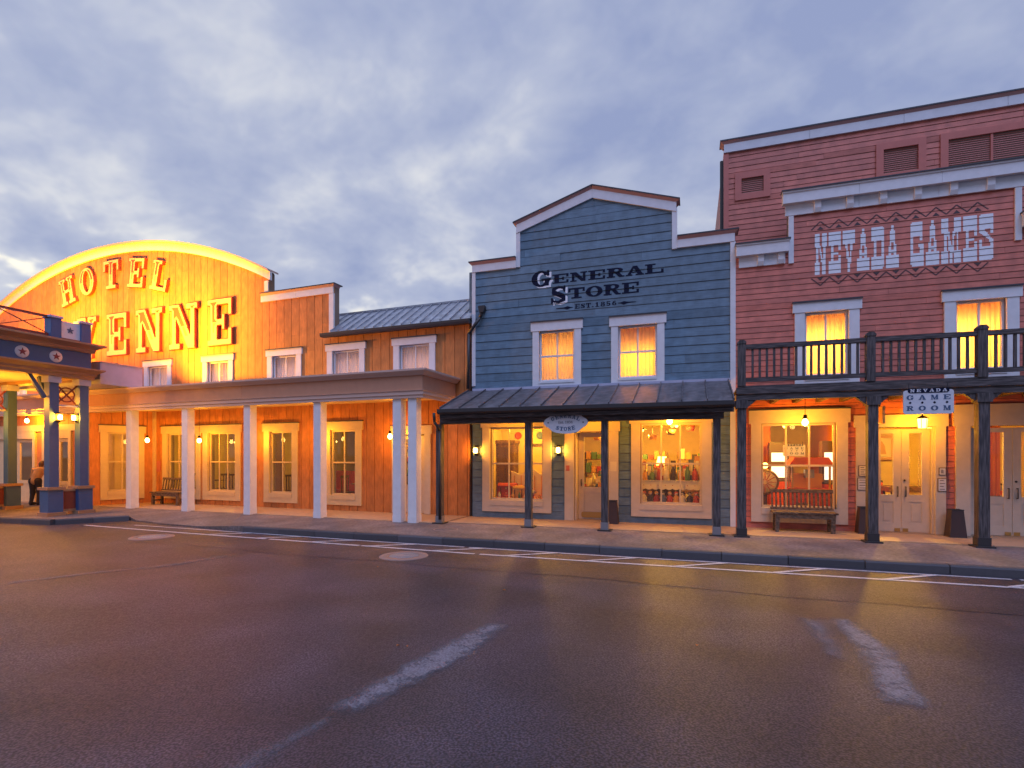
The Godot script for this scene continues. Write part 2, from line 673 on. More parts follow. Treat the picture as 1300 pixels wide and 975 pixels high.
func curtain(parent: Node, x0: float, x1: float, y0: float, y1: float, z: float, m: String) -> void:
	var s := st_new(true)
	var n := int((x1 - x0) / 0.012)
	var ph := rng.randf() * 6.0
	var pts := []
	for i in n + 1:
		var x := lerpf(x0, x1, float(i) / n)
		pts.append(Vector2(x, 0.028 * sin(x * 62.0 + ph) + 0.014 * sin(x * 143.0 + 2.0 * ph)))
	for i in n:
		quad(s, Vector3(pts[i].x, y1, z + pts[i].y * 0.6), Vector3(pts[i + 1].x, y1, z + pts[i + 1].y * 0.6), Vector3(pts[i + 1].x, y0, z + pts[i + 1].y), Vector3(pts[i].x, y0, z + pts[i].y))
	put(parent, "curtain", fin(s), M[m])


func room(parent: Node, x0: float, x1: float, y0: float, y1: float, z0: float, z1: float, wall: String, ceil_m: String, side := "") -> void:
	# back wall, ends, floor and ceiling with thickness; the front is the facade
	var w: Material = M[wall]
	var sd: Material = M[side if side else wall]
	bx(parent, "interior_wall", w, x0, x1, y0, y1, z0 - 0.1, z0)
	bx(parent, "interior_wall", sd, x0 - 0.1, x0, y0, y1, z0, z1)
	bx(parent, "interior_wall", sd, x1, x1 + 0.1, y0, y1, z0, z1)
	bx(parent, "interior_ceiling", M[ceil_m], x0 - 0.1, x1 + 0.1, y1, y1 + 0.1, z0 - 0.1, z1)
	bx(parent, "interior_floor", M.room_floor, x0 - 0.1, x1 + 0.1, y0 - 0.1, y0, z0 - 0.1, z1)


# ---------------------------------------------------------------- lettering
func ell(cx: float, cy: float, rx: float, ry: float) -> PackedVector2Array:
	var p := PackedVector2Array()
	for i in 28:
		p.append(Vector2(cx + rx * cos(TAU * i / 28), cy + ry * sin(TAU * i / 28)))
	return p


func pg(a: Array) -> PackedVector2Array:
	var p := PackedVector2Array()
	for i in range(0, a.size(), 2):
		p.append(Vector2(a[i], a[i + 1]))
	return p


func stroke(pts: Array) -> Array:
	# [x, y, half width] along a curve -> overlapping quads
	var out := []
	for i in pts.size() - 1:
		var a := Vector2(pts[i][0], pts[i][1])
		var b := Vector2(pts[i + 1][0], pts[i + 1][1])
		var n := (b - a).normalized().orthogonal()
		out.append(PackedVector2Array([a + n * pts[i][2], b + n * pts[i + 1][2], b - n * pts[i + 1][2], a - n * pts[i][2]]))
		out.append(ell(b.x, b.y, pts[i + 1][2], pts[i + 1][2]))
	return out


func glyph(ch: String, tall: bool) -> Array:
	# list of [add?, polygon] in a unit square
	var a := []
	var r := func(x0, y0, x1, y1): a.append([true, rect2(x0, y0, x1, y1)])
	var p := func(l): a.append([true, pg(l)])
	if tall:
		match ch:
			"N":
				r.call(0, 0.67, 0.44, 1); r.call(0.56, 0.67, 1, 1); r.call(0.02, 0, 0.44, 0.3); r.call(0.56, 0, 0.9, 0.3)
				r.call(0.14, 0.28, 0.27, 0.7); r.call(0.72, 0.28, 0.85, 0.7); p.call([0.32, 0.7, 0.46, 0.7, 0.74, 0.25, 0.58, 0.25])
			"E":
				r.call(0, 0.67, 1, 1); r.call(0, 0, 1, 0.3); r.call(0.16, 0.25, 0.38, 0.7); r.call(0.84, 0.56, 1, 0.7); r.call(0.36, 0.44, 0.75, 0.5); r.call(0.84, 0.28, 1, 0.42)
			"V":
				r.call(0, 0.67, 0.46, 1); r.call(0.54, 0.67, 1, 1); p.call([0.2, 0.7, 0.38, 0.7, 0.56, 0.2, 0.4, 0.2]); p.call([0.66, 0.7, 0.82, 0.7, 0.64, 0.2, 0.5, 0.2]); p.call([0.37, 0.33, 0.67, 0.33, 0.62, 0, 0.42, 0])
			"A":
				p.call([0.38, 1, 0.62, 1, 0.72, 0.6, 0.28, 0.6]); p.call([0.28, 0.62, 0.44, 0.62, 0.36, 0.25, 0.16, 0.25]); p.call([0.56, 0.62, 0.72, 0.62, 0.86, 0.25, 0.66, 0.25])
				r.call(0.3, 0.36, 0.72, 0.42); r.call(0, 0, 0.46, 0.29); r.call(0.54, 0, 1, 0.29)
			"D":
				p.call([0, 0.67, 1, 0.67, 1, 0.95, 0.85, 1, 0.05, 1]); r.call(0.18, 0.25, 0.38, 0.7); r.call(0.78, 0.25, 1, 0.7); p.call([0.02, 0, 0.85, 0, 1, 0.06, 1, 0.3, 0.02, 0.3])
			"G":
				p.call([0, 0.67, 0.9, 0.67, 0.9, 1, 0.12, 1, 0, 0.95]); r.call(0, 0.25, 0.24, 0.7); r.call(0.72, 0.58, 0.9, 0.7); r.call(0.55, 0.43, 1.0, 0.5); r.call(0.74, 0.25, 0.96, 0.46); p.call([0.14, 0, 0.96, 0, 0.96, 0.3, 0, 0.3, 0, 0.07])
			"M":
				r.call(0, 0.67, 0.38, 1); r.call(0.62, 0.67, 1, 1); r.call(0.14, 0.26, 0.25, 0.7); r.call(0.76, 0.26, 0.88, 0.7); p.call([0.3, 0.7, 0.42, 0.7, 0.57, 0.0, 0.45, 0.0]); p.call([0.6, 0.7, 0.7, 0.7, 0.58, 0.1, 0.47, 0.1]); r.call(0, 0, 0.38, 0.28); r.call(0.65, 0, 1, 0.28)
			"S":
				p.call([0, 0.68, 1, 0.68, 1, 1, 0.1, 1, 0, 0.95]); r.call(0.82, 0.57, 1, 0.7); p.call([0, 0.72, 0.22, 0.72, 1, 0.42, 1, 0.25, 0.85, 0.25, 0.72, 0.42, 0, 0.62]); r.call(0, 0.28, 0.2, 0.45); p.call([0, 0.3, 1, 0.3, 1, 0.05, 0.9, 0, 0.02, 0])
		return a
	match ch:
		"H":
			r.call(0.12, 0, 0.37, 1); r.call(0.63, 0, 0.88, 1); r.call(0, 0, 0.47, 0.13); r.call(0, 0.87, 0.47, 1); r.call(0.53, 0, 1, 0.13); r.call(0.53, 0.87, 1, 1); r.call(0.3, 0.44, 0.7, 0.57)
		"O", "0":
			a.append([true, ell(0.5, 0.5, 0.5, 0.5)]); a.append([false, ell(0.5, 0.5, 0.22, 0.38)])
		"T":
			r.call(0.36, 0, 0.64, 1); r.call(0.18, 0, 0.82, 0.13); r.call(0, 0.86, 1, 1); r.call(0, 0.62, 0.13, 1); r.call(0.87, 0.62, 1, 1)
		"E":
			r.call(0.12, 0, 0.4, 1); r.call(0, 0, 0.97, 0.13); r.call(0, 0.87, 0.97, 1); r.call(0.83, 0, 0.97, 0.36); r.call(0.83, 0.64, 0.97, 1); r.call(0.3, 0.44, 0.7, 0.56); r.call(0.58, 0.34, 0.7, 0.66)
		"L":
			r.call(0.12, 0, 0.4, 1); r.call(0, 0, 1, 0.13); r.call(0, 0.87, 0.56, 1); r.call(0.86, 0, 1, 0.42)
		"Y":
			p.call([0.06, 0.9, 0.36, 0.9, 0.6, 0.48, 0.42, 0.36]); p.call([0.64, 0.9, 0.9, 0.9, 0.62, 0.36, 0.46, 0.48]); r.call(0.36, 0, 0.64, 0.5); r.call(0.2, 0, 0.8, 0.13); r.call(0, 0.87, 0.46, 1); r.call(0.55, 0.87, 1, 1)
		"N":
			r.call(0.1, 0, 0.25, 1); r.call(0.75, 0, 0.9, 1); p.call([0.06, 1, 0.36, 1, 0.92, 0, 0.66, 0]); r.call(0, 0, 0.38, 0.13); r.call(0, 0.87, 0.3, 1); r.call(0.6, 0.87, 1, 1)
		"G":
			a.append([true, ell(0.48, 0.5, 0.48, 0.5)]); a.append([false, ell(0.5, 0.5, 0.2, 0.38)]); a.append([false, rect2(0.56, 0.46, 1, 0.7)]); r.call(0.52, 0.37, 1, 0.49); r.call(0.68, 0.06, 0.9, 0.48); r.call(0.8, 0.64, 0.92, 1)
		"R":
			a.append([true, ell(0.55, 0.74, 0.36, 0.26)]); a.append([false, ell(0.54, 0.74, 0.13, 0.14)]); r.call(0.1, 0, 0.36, 1); r.call(0, 0, 0.47, 0.13); r.call(0, 0.88, 0.55, 1); r.call(0.3, 0.46, 0.55, 0.58); p.call([0.42, 0.54, 0.68, 0.54, 0.9, 0.1, 0.66, 0.06]); r.call(0.7, 0, 1, 0.13)
		"A":
			p.call([0.38, 1, 0.62, 1, 0.96, 0.06, 0.68, 0.06]); p.call([0.4, 1, 0.52, 1, 0.25, 0.06, 0.08, 0.06]); r.call(0, 0, 0.37, 0.13); r.call(0.55, 0, 1, 0.13); r.call(0.26, 0.3, 0.74, 0.41)
		"S":
			for q in stroke([[0.84, 0.74, 0.06], [0.76, 0.88, 0.06], [0.5, 0.93, 0.07], [0.22, 0.82, 0.1], [0.24, 0.64, 0.13], [0.5, 0.52, 0.14], [0.77, 0.38, 0.14], [0.8, 0.2, 0.11], [0.5, 0.07, 0.07], [0.22, 0.13, 0.06], [0.12, 0.28, 0.06]]):
				a.append([true, q])
			r.call(0.8, 0.64, 0.91, 1); r.call(0.07, 0, 0.18, 0.36)
		"M":
			r.call(0.07, 0, 0.19, 1); r.call(0.74, 0, 0.95, 1); p.call([0.05, 1, 0.3, 1, 0.58, 0.1, 0.44, 0]); p.call([0.74, 1, 0.86, 1, 0.56, 0, 0.46, 0.02]); r.call(0, 0, 0.29, 0.13); r.call(0.65, 0, 1, 0.13); r.call(0, 0.87, 0.3, 1); r.call(0.7, 0.87, 1, 1)
		"V":
			p.call([0.06, 0.9, 0.37, 0.9, 0.62, 0, 0.46, 0]); p.call([0.68, 0.9, 0.86, 0.9, 0.6, 0, 0.48, 0]); r.call(0, 0.87, 0.46, 1); r.call(0.58, 0.87, 1, 1)
		"D":
			a.append([true, ell(0.4, 0.5, 0.58, 0.5)]); a.append([false, ell(0.4, 0.5, 0.28, 0.37)]); a.append([false, rect2(-0.3, 0, 0.1, 1)]); r.call(0.1, 0, 0.36, 1); r.call(0, 0, 0.45, 0.13); r.call(0, 0.87, 0.45, 1)
		"1":
			r.call(0.34, 0, 0.66, 1); r.call(0.12, 0, 0.88, 0.13); p.call([0.1, 0.74, 0.4, 1, 0.4, 0.78])
		"8":
			a.append([true, ell(0.5, 0.74, 0.38, 0.26)]); a.append([true, ell(0.5, 0.27, 0.45, 0.27)]); a.append([false, ell(0.5, 0.74, 0.16, 0.14)]); a.append([false, ell(0.5, 0.27, 0.2, 0.15)])
		"5":
			a.append([true, ell(0.48, 0.32, 0.42, 0.32)]); a.append([false, ell(0.44, 0.32, 0.18, 0.18)]); a.append([false, rect2(0, 0.22, 0.2, 0.5)]); r.call(0.14, 0.84, 0.86, 1); r.call(0.14, 0.48, 0.3, 1)
		"6":
			a.append([true, ell(0.5, 0.31, 0.42, 0.31)])
			for q in stroke([[0.82, 0.84, 0.07], [0.56, 0.93, 0.07], [0.28, 0.72, 0.11], [0.16, 0.36, 0.1]]):
				a.append([true, q])
			a.append([false, ell(0.5, 0.31, 0.17, 0.17)])
		".":
			a.append([true, ell(0.5, 0.1, 0.4, 0.1)])
	return a


func glyph_mask(ch: String, tall: bool, rows: int, cols: int) -> Array:
	var out := []
	for j in rows:
		var b := PackedByteArray()
		b.resize(cols)
		out.append(b)
	for g in glyph(ch, tall):
		var poly: PackedVector2Array = g[1]
		for j in rows:
			var y := (j + 0.5) / rows
			var xs := []
			for i in poly.size():
				var a := poly[i]
				var c := poly[(i + 1) % poly.size()]
				if (a.y <= y) != (c.y <= y):
					xs.append(a.x + (y - a.y) / (c.y - a.y) * (c.x - a.x))
			xs.sort()
			for k in range(0, xs.size() - 1, 2):
				for i in range(maxi(0, int(ceil(xs[k] * cols - 0.5))), mini(cols, int(floor(xs[k + 1] * cols - 0.5)) + 1)):
					out[j][i] = 1 if g[0] else 0
	return out


func shrink(mask: Array, n: int) -> Array:
	var m := mask
	for t in n:
		var out := []
		for j in m.size():
			var b := PackedByteArray()
			b.resize(m[j].size())
			for i in m[j].size():
				if m[j][i] and j > 0 and j < m.size() - 1 and i > 0 and i < m[j].size() - 1 and m[j - 1][i] and m[j + 1][i] and m[j][i - 1] and m[j][i + 1]:
					b[i] = 1
			out.append(b)
		m = out
	return m


func mask_rects(mask: Array) -> Array:
	# runs of each row, joined upwards while they repeat: [i0, i1, j0, j1]
	var open := {}
	var out := []
	for j in mask.size() + 1:
		var now := {}
		if j < mask.size():
			var i := 0
			var row: PackedByteArray = mask[j]
			while i < row.size():
				if row[i]:
					var k := i
					while k < row.size() and row[k]:
						k += 1
					now[Vector2i(i, k)] = open.get(Vector2i(i, k), j)
					i = k
				else:
					i += 1
		for key in open:
			if not now.has(key):
				out.append([key.x, key.y, open[key], j])
		open = now
	return out


func letter_mesh(mask: Array, w: float, h: float, z0: float, z1: float, j0 := 0, j1 := 9999) -> ArrayMesh:
	# solid letter, centred on its box
	var s := st_new()
	var rows := mask.size()
	var cols: int = mask[0].size()
	for r in mask_rects(mask):
		var a := maxi(r[2], j0)
		var b := mini(r[3], j1)
		if b > a:
			sbox(s, w * (float(r[0]) / cols - 0.5), w * (float(r[1]) / cols - 0.5), h * (float(a) / rows - 0.5), h * (float(b) / rows - 0.5), z0, z1)
	return fin(s)


func painted(parent: Node, nm: String, ch: String, tall: bool, x: float, y: float, w: float, h: float, z: float, m: String, base: float, pitch: float, gap: float, th: float, lift := 0.004) -> void:
	# paint lying on clapboards: it follows the slope of each board and stops at the joints
	var rows := 40
	var cols := int(clampf(40.0 * w / h, 10, 60))
	var s := st_new()
	for r in mask_rects(glyph_mask(ch, tall, rows, cols)):
		lay_on_boards(s, x + w * r[0] / cols, x + w * r[1] / cols, y + h * r[2] / rows, y + h * r[3] / rows, z, base, pitch, gap, th, lift)
	put(parent, nm, fin(s), M[m])


func lay_on_boards(s: SurfaceTool, x0: float, x1: float, y0: float, y1: float, z: float, base: float, pitch: float, gap: float, th: float, lift: float) -> void:
	for i in range(int(floor((y0 - base) / pitch)), int(floor((y1 - base) / pitch)) + 1):
		var ya := base + i * pitch + gap / 2
		var yb := base + (i + 1) * pitch - gap / 2
		var a := maxf(y0, ya)
		var b := minf(y1, yb)
		if b - a < 0.002:
			continue
		var za := z + th - th * 0.45 * (a - ya) / (yb - ya) + lift
		var zb := z + th - th * 0.45 * (b - ya) / (yb - ya) + lift
		quad(s, Vector3(x0, b, zb), Vector3(x1, b, zb), Vector3(x1, a, za), Vector3(x0, a, za))


func star(r: float) -> PackedVector2Array:
	var p := PackedVector2Array()
	for i in 10:
		var q := r if i % 2 == 0 else r * 0.4
		p.append(Vector2(sin(TAU * i / 10), cos(TAU * i / 10)) * q)
	return p


# ---------------------------------------------------------------- ground
func road_y(x: float, z: float) -> float:
	# shallow dips shaped so that glancing light varies across the yard: a few centimetres at most
	var across := z + 6.3 - 0.16 * (x + 6.0)
	var fade := smoothstep(-1.0, -4.0, x) * smoothstep(-16.0, -12.0, x)
	var dip := -0.035 * exp(-across * across / 0.35) * fade
	var across2 := z + 7.6 + 0.05 * x
	dip += -0.018 * exp(-across2 * across2 / 0.2) * smoothstep(-1.5, 2.0, x)
	var calm := smoothstep(-9.2, -8.2, z) * smoothstep(14.0, 8.0, absf(x + 3.0))
	return (dip + 0.008 * sin(x * 0.9 + 0.7 * z) * sin(z * 1.1)) * calm


func build_ground() -> void:
	var s := st_new(true)
	var nx := 150
	var nz := 90
	for j in nz:
		for i in nx:
			var q := []
			for d in [[0, 1], [1, 1], [1, 0], [0, 0]]:
				var x: float = -17.0 + 28.0 * (i + d[0]) / nx
				var z: float = 2.0 - 14.0 * (j + d[1]) / nz
				q.append(Vector3(x, road_y(x, z), z))
			quad(s, q[0], q[1], q[2], q[3])
	# the rest of the ground, to the horizon
	var o := [-260.0, -17.0, 11.0, 260.0]
	var p := [-260.0, -12.0, 2.0, 260.0]
	for i in 3:
		for j in 3:
			if i == 1 and j == 1:
				continue
			quad(s, Vector3(o[i], 0, p[j]), Vector3(o[i + 1], 0, p[j]), Vector3(o[i + 1], 0, p[j + 1]), Vector3(o[i], 0, p[j + 1]))
	ground_piece("road", fin(s), M.asphalt)
	# pavement: front edge [x, z, height]; dropped where the hotel drive crosses
	var e := [[12.0, -9.92, 0.14], [-10.0, -10.1, 0.14], [-11.6, -10.25, 0.045], [-13.0, -10.45, 0.03], [-14.5, -10.75, 0.03], [-14.95, -10.88, 0.10], [-15.85, -9.58, 0.14], [-17.9, -9.46, 0.14], [-34.0, -8.8, 0.14]]
	s = st_new()
	for i in e.size() - 1:
		var a: Array = e[i]
		var b: Array = e[i + 1]
		var am := Vector3(a[0], 0.14, -11.7)
		var bm := Vector3(b[0], 0.14, -11.7 - 0.02 * i)
		if i > 0:
			am.z = -11.7 - 0.02 * (i - 1)
		var af := Vector3(a[0], a[2], a[1])
		var bf := Vector3(b[0], b[2], b[1])
		quad(s, bm, am, af, bf)
		quad(s, Vector3(b[0], 0.14, -16.0), Vector3(a[0], 0.14, -16.0), am, bm)
		quad(s, bf, af, Vector3(af.x, -0.2, af.z), Vector3(bf.x, -0.2, bf.z))
	ground_piece("pavement", fin(s), M.pavement)
	# boarded walk under the porches, a finger above the pavement
	bx(self, "porch_floor", M.porch, -5.74, 12.0, 0.10, 0.156, -13.55, -12.12).set_meta("kind", "structure")
	var hf := bx(self, "hotel_porch_floor", M.porch, 0, 1, 0, 1, 0, 1)
	var hb := BoxMesh.new()
	hb.size = Vector3(24, 0.05, 1.66)
	hf.mesh = hb
	hf.position = hotel(Vector3(-12.05, 0.129, 0.83))
	hf.rotation.y = HOTEL_TURN
	hf.set_meta("kind", "structure")
	# kerb stones
	var kerb := Node3D.new()
	kerb.name = "kerb"
	add_child(kerb)
	kerb.set_meta("kind", "structure")
	var x := -10.0
	while x < 11.8:
		var l := rng.randf_range(0.98, 1.12)
		var za := lerpf(-10.1, -9.92, (x + 10.0) / 22.0)
		var ss := st_new()
		var hl := l / 2 - 0.006
		var poly := pg([0.0, -0.25, 0.15, -0.25, 0.15, 0.115, 0.13, 0.143, 0.0, 0.143])
		sprism(ss, poly, -hl, hl)
		var st := put(kerb, "kerb_stone", fin(ss), M["kerb%d" % rng.randi_range(0, 2)], Vector3(x + l / 2, rng.randf_range(-0.003, 0.002), za), Vector3(0, -PI / 2 + rng.randf_range(-0.006, 0.006), 0))
		st.position.z += 0.0
		x += l
	for q in [[-14.95, -10.88, -15.85, -9.58], [-15.85, -9.58, -17.9, -9.46], [-17.9, -9.46, -22.0, -9.28]]:
		var a := Vector3(q[0], 0, q[1])
		var b := Vector3(q[2], 0, q[3])
		var l := a.distance_to(b)
		var n := int(ceil(l / 1.1))
		for i in n:
			var ss := st_new()
			sprism(ss, pg([0.0, -0.25, 0.13, -0.25, 0.13, 0.115, 0.115, 0.141, 0.0, 0.141]), -l / n / 2 + 0.006, l / n / 2 - 0.006)
			var mid := a.lerp(b, (i + 0.5) / n)
			var dir := (b - a).normalized()
			put(kerb, "kerb_stone", fin(ss), M["kerb%d" % rng.randi_range(0, 2)], mid, Vector3(0, atan2(dir.x, dir.z), 0))
	# a later strip of asphalt laid along the kerb
	s = st_new()
	var wob := FastNoiseLite.new()
	wob.seed = 3
	wob.frequency = 0.5
	for i in 130:
		var xa := -13.0 + 0.2 * i
		var xb := xa + 0.2
		var f := func(xx: float) -> float: return -7.75 + 0.04 * xx + 0.12 * wob.get_noise_1d(xx) + 0.02 * wob.get_noise_1d(xx * 9.0)
		for k in 4:
			var ya := [lerpf(-9.8, f.call(xa), k / 4.0), lerpf(-9.8, f.call(xb), k / 4.0), lerpf(-9.8, f.call(xa), (k + 1) / 4.0), lerpf(-9.8, f.call(xb), (k + 1) / 4.0)]
			quad(s, Vector3(xa, road_y(xa, ya[0]) + 0.004, ya[0]), Vector3(xb, road_y(xb, ya[1]) + 0.004, ya[1]), Vector3(xb, road_y(xb, ya[3]) + 0.004, ya[3]), Vector3(xa, road_y(xa, ya[2]) + 0.004, ya[2]))
	ground_piece("road_strip", fin(s), M.asphalt_strip)
	# painted margin: two lines and slanting bars between them
	var inner := [[12.0, -9.70], [-1.6, -9.66], [-6.2, -9.75], [-11.8, -10.02], [-13.7, -10.1]]
	var outer := [[12.0, -9.12], [-1.5, -9.08], [-3.8, -9.10], [-5.9, -9.2], [-11.0, -9.42], [-14.9, -9.68]]
	line_strip("inner_margin_line", inner, 0.07)
	line_strip("outer_margin_line", outer, 0.085)
	var bx0 := 5.6
	while bx0 > -11.5:
		var zo := along(outer, bx0)
		var zi := along(inner, bx0 + 0.85)
		line_strip("margin_bar", [[bx0 + 0.85, zi], [bx0, zo]], 0.075, 0.013)
		bx0 -= 1.46
	# what is left of old arrows and lines
	worn("worn_arrow_paint", pg([-2.5, -3.1, -2.16, -3.15, -1.80, -4.5, -1.78, -5.5, -2.12, -5.4, -2.34, -4.3]), 0.85)
	worn("worn_stripe_paint", pg([1.06, -6.72, 1.44, -6.7, 1.42, -6.0, 1.36, -5.3, 1.12, -5.4]), 0.5)
	worn("worn_stripe_paint", pg([1.40, -6.78, 1.70, -6.8, 1.84, -5.8, 1.68, -4.5, 1.26, -4.55, 1.40, -5.6]), 0.9)
	worn("worn_arrow_paint", pg([-2.75, -1.9, -2.4, -1.9, -2.24, -3.1, -2.4, -3.2]), 0.42)
	worn("worn_lane_paint", pg([-9.25, -4.9, -9.0, -4.8, -7.75, -7.55, -8.0, -7.65]), 0.5)
	worn("worn_lane_paint", pg([-1.0, -7.6, 0.2, -7.95, 0.3, -7.75, -0.9, -7.45]), 0.3)


func along(l: Array, x: float) -> float:
	for i in l.size() - 1:
		if x <= l[i][0] and x >= l[i + 1][0]:
			return lerpf(l[i][1], l[i + 1][1], (x - l[i][0]) / (l[i + 1][0] - l[i][0]))
	return l[0][1]


func line_strip(nm: String, pts: Array, w: float, y := 0.009) -> void:
	# thin paint with nibbled edges and missing flakes
	var s := st_new()
	var n := FastNoiseLite.new()
	n.seed = 4
	n.frequency = 2.2
	n.fractal_octaves = 3
	for i in pts.size() - 1:
		var a := Vector3(pts[i][0], 0, pts[i][1])
		var b := Vector3(pts[i + 1][0], 0, pts[i + 1][1])
		var side := (b - a).normalized().cross(Vector3.UP) * w / 2
		var k := int(ceil(a.distance_to(b) / 0.05))
		for j in k:
			var p := a.lerp(b, float(j) / k)
			var q := a.lerp(b, float(j + 1) / k)
			if n.get_noise_2d(p.x, p.z) < -0.55:
				continue
			var na := 1.0 + 0.35 * n.get_noise_2d(p.x * 4, p.z * 4)
			var nb := 1.0 + 0.35 * n.get_noise_2d(q.x * 4, q.z * 4)
			var up := Vector3(0, y, 0)
			quad(s, p + side * na + up, q + side * nb + up, q - side * nb + up, p - side * na + up)
	ground_piece(nm, fin(s), M.line_paint)


func worn(nm: String, area: PackedVector2Array, cover: float) -> void:
	# thin remains of paint: the film is fullest in the middle of the mark and worn through towards its edges
	var s := st_new()
	var n := FastNoiseLite.new()
	n.seed = 8
	n.frequency = 2.4
	n.fractal_octaves = 5
	n.fractal_gain = 0.7
	var lo := area[0]
	var hi := area[0]
	for p in area:
		lo = lo.min(p)
		hi = hi.max(p)
	var c := 0.02
	var nx := int((hi.x - lo.x) / c) + 2
	var nz := int((hi.y - lo.y) / c) + 2
	var film := PackedFloat32Array()
	for j in nz + 1:
		for i in nx + 1:
			var q := lo + Vector2(i - 0.5, j - 0.5) * c
			var v := 0.0
			if Geometry2D.is_point_in_polygon(q, area):
				var edge := 9.0
				for k in area.size():
					edge = minf(edge, q.distance_to(Geometry2D.get_closest_point_to_segment(q, area[k], area[(k + 1) % area.size()])))
				v = clampf(smoothstep(0.0, 0.19, edge + 0.07 * n.get_noise_2d(q.x * 2.0, q.y * 2.0)) * cover * (1.0 + 0.9 * n.get_noise_2d(q.x, q.y) + rng.randf_range(-0.4, 0.4)), 0.0, 1.0)
			film.append(v)
	for j in nz:
		for i in nx:
			var id := [j * (nx + 1) + i, j * (nx + 1) + i + 1, (j + 1) * (nx + 1) + i + 1, (j + 1) * (nx + 1) + i]
			if film[id[0]] + film[id[1]] + film[id[2]] + film[id[3]] < 0.04:
				continue
			var v := []
			for k in 4:
				var q := lo + Vector2(i + [0, 1, 1, 0][k] - 0.5, j + [0, 0, 1, 1][k] - 0.5) * c
				v.append(Vector3(q.x, road_y(q.x, q.y) + 0.009, q.y))
			for k in [0, 1, 2, 0, 2, 3]:
				s.set_color(Color(1, 1, 1, film[id[k]]))
				s.add_vertex(v[k])
	ground_piece(nm, fin(s), M.old_paint)


# ---------------------------------------------------------------- the blue store
const ZG := -13.52      # face of the sheathing
const PG := 0.215       # clapboard pitch


func cap(parent: Node, nm: String, a: Vector2, b: Vector2, z: float, drop: float, over: float, enda := 0.09, endb := 0.09) -> void:
	# parapet coping from a to b (its top edge): metal edge, sloping soffit, white fascia board
	var c := part(parent, nm)
	var d := (b - a).normalized()
	var n := Vector2(0, 1)
	var l := a.distance_to(b)
	var s := st_new()
	sprism(s, PackedVector2Array([a - d * enda, b + d * endb, b + d * endb - n * 0.03, a - d * enda - n * 0.03]), z - 0.3, z + over)
	put(c, "coping_edge", fin(s), M.cap_metal)
	s = st_new()
	# sloping soffit between the edge and the board
	var a1 := a - n * 0.032
	var b1 := b - n * 0.032
	var a2 := a - n * 0.10
	var b2 := b - n * 0.10
	var za := z + over - 0.01
	var zb := z + 0.045
	var q := [Vector3(a1.x, a1.y, za) - Vector3(d.x, d.y, 0) * (enda - 0.01), Vector3(b1.x, b1.y, za) + Vector3(d.x, d.y, 0) * (endb - 0.01), Vector3(b2.x, b2.y, zb), Vector3(a2.x, a2.y, zb)]
	quad(s, q[0], q[1], q[2], q[3])
	var back := Vector3(0, 0, -0.3)
	quad(s, q[1] + back, q[0] + back, q[3] + back, q[2] + back)
	quad(s, q[1], q[1] + back, q[2] + back, q[2])
	quad(s, q[0] + back, q[0], q[3], q[3] + back)
	put(c, "soffit", fin(s), M.soffit_red)
	# the board, in lengths with a fine joint between
	var pieces := maxi(1, int(round(l / 1.9)))
	for i in pieces:
		var p := a.lerp(b, float(i) / pieces) + d * (0.003 if i > 0 else 0.0)
		var r := a.lerp(b, float(i + 1) / pieces) - d * (0.003 if i < pieces - 1 else 0.0)
		put(c, "fascia_board", prism(PackedVector2Array([p - n * 0.085, r - n * 0.085, r - n * drop, p - n * drop]), z - 0.02, z + 0.045), M.trim)


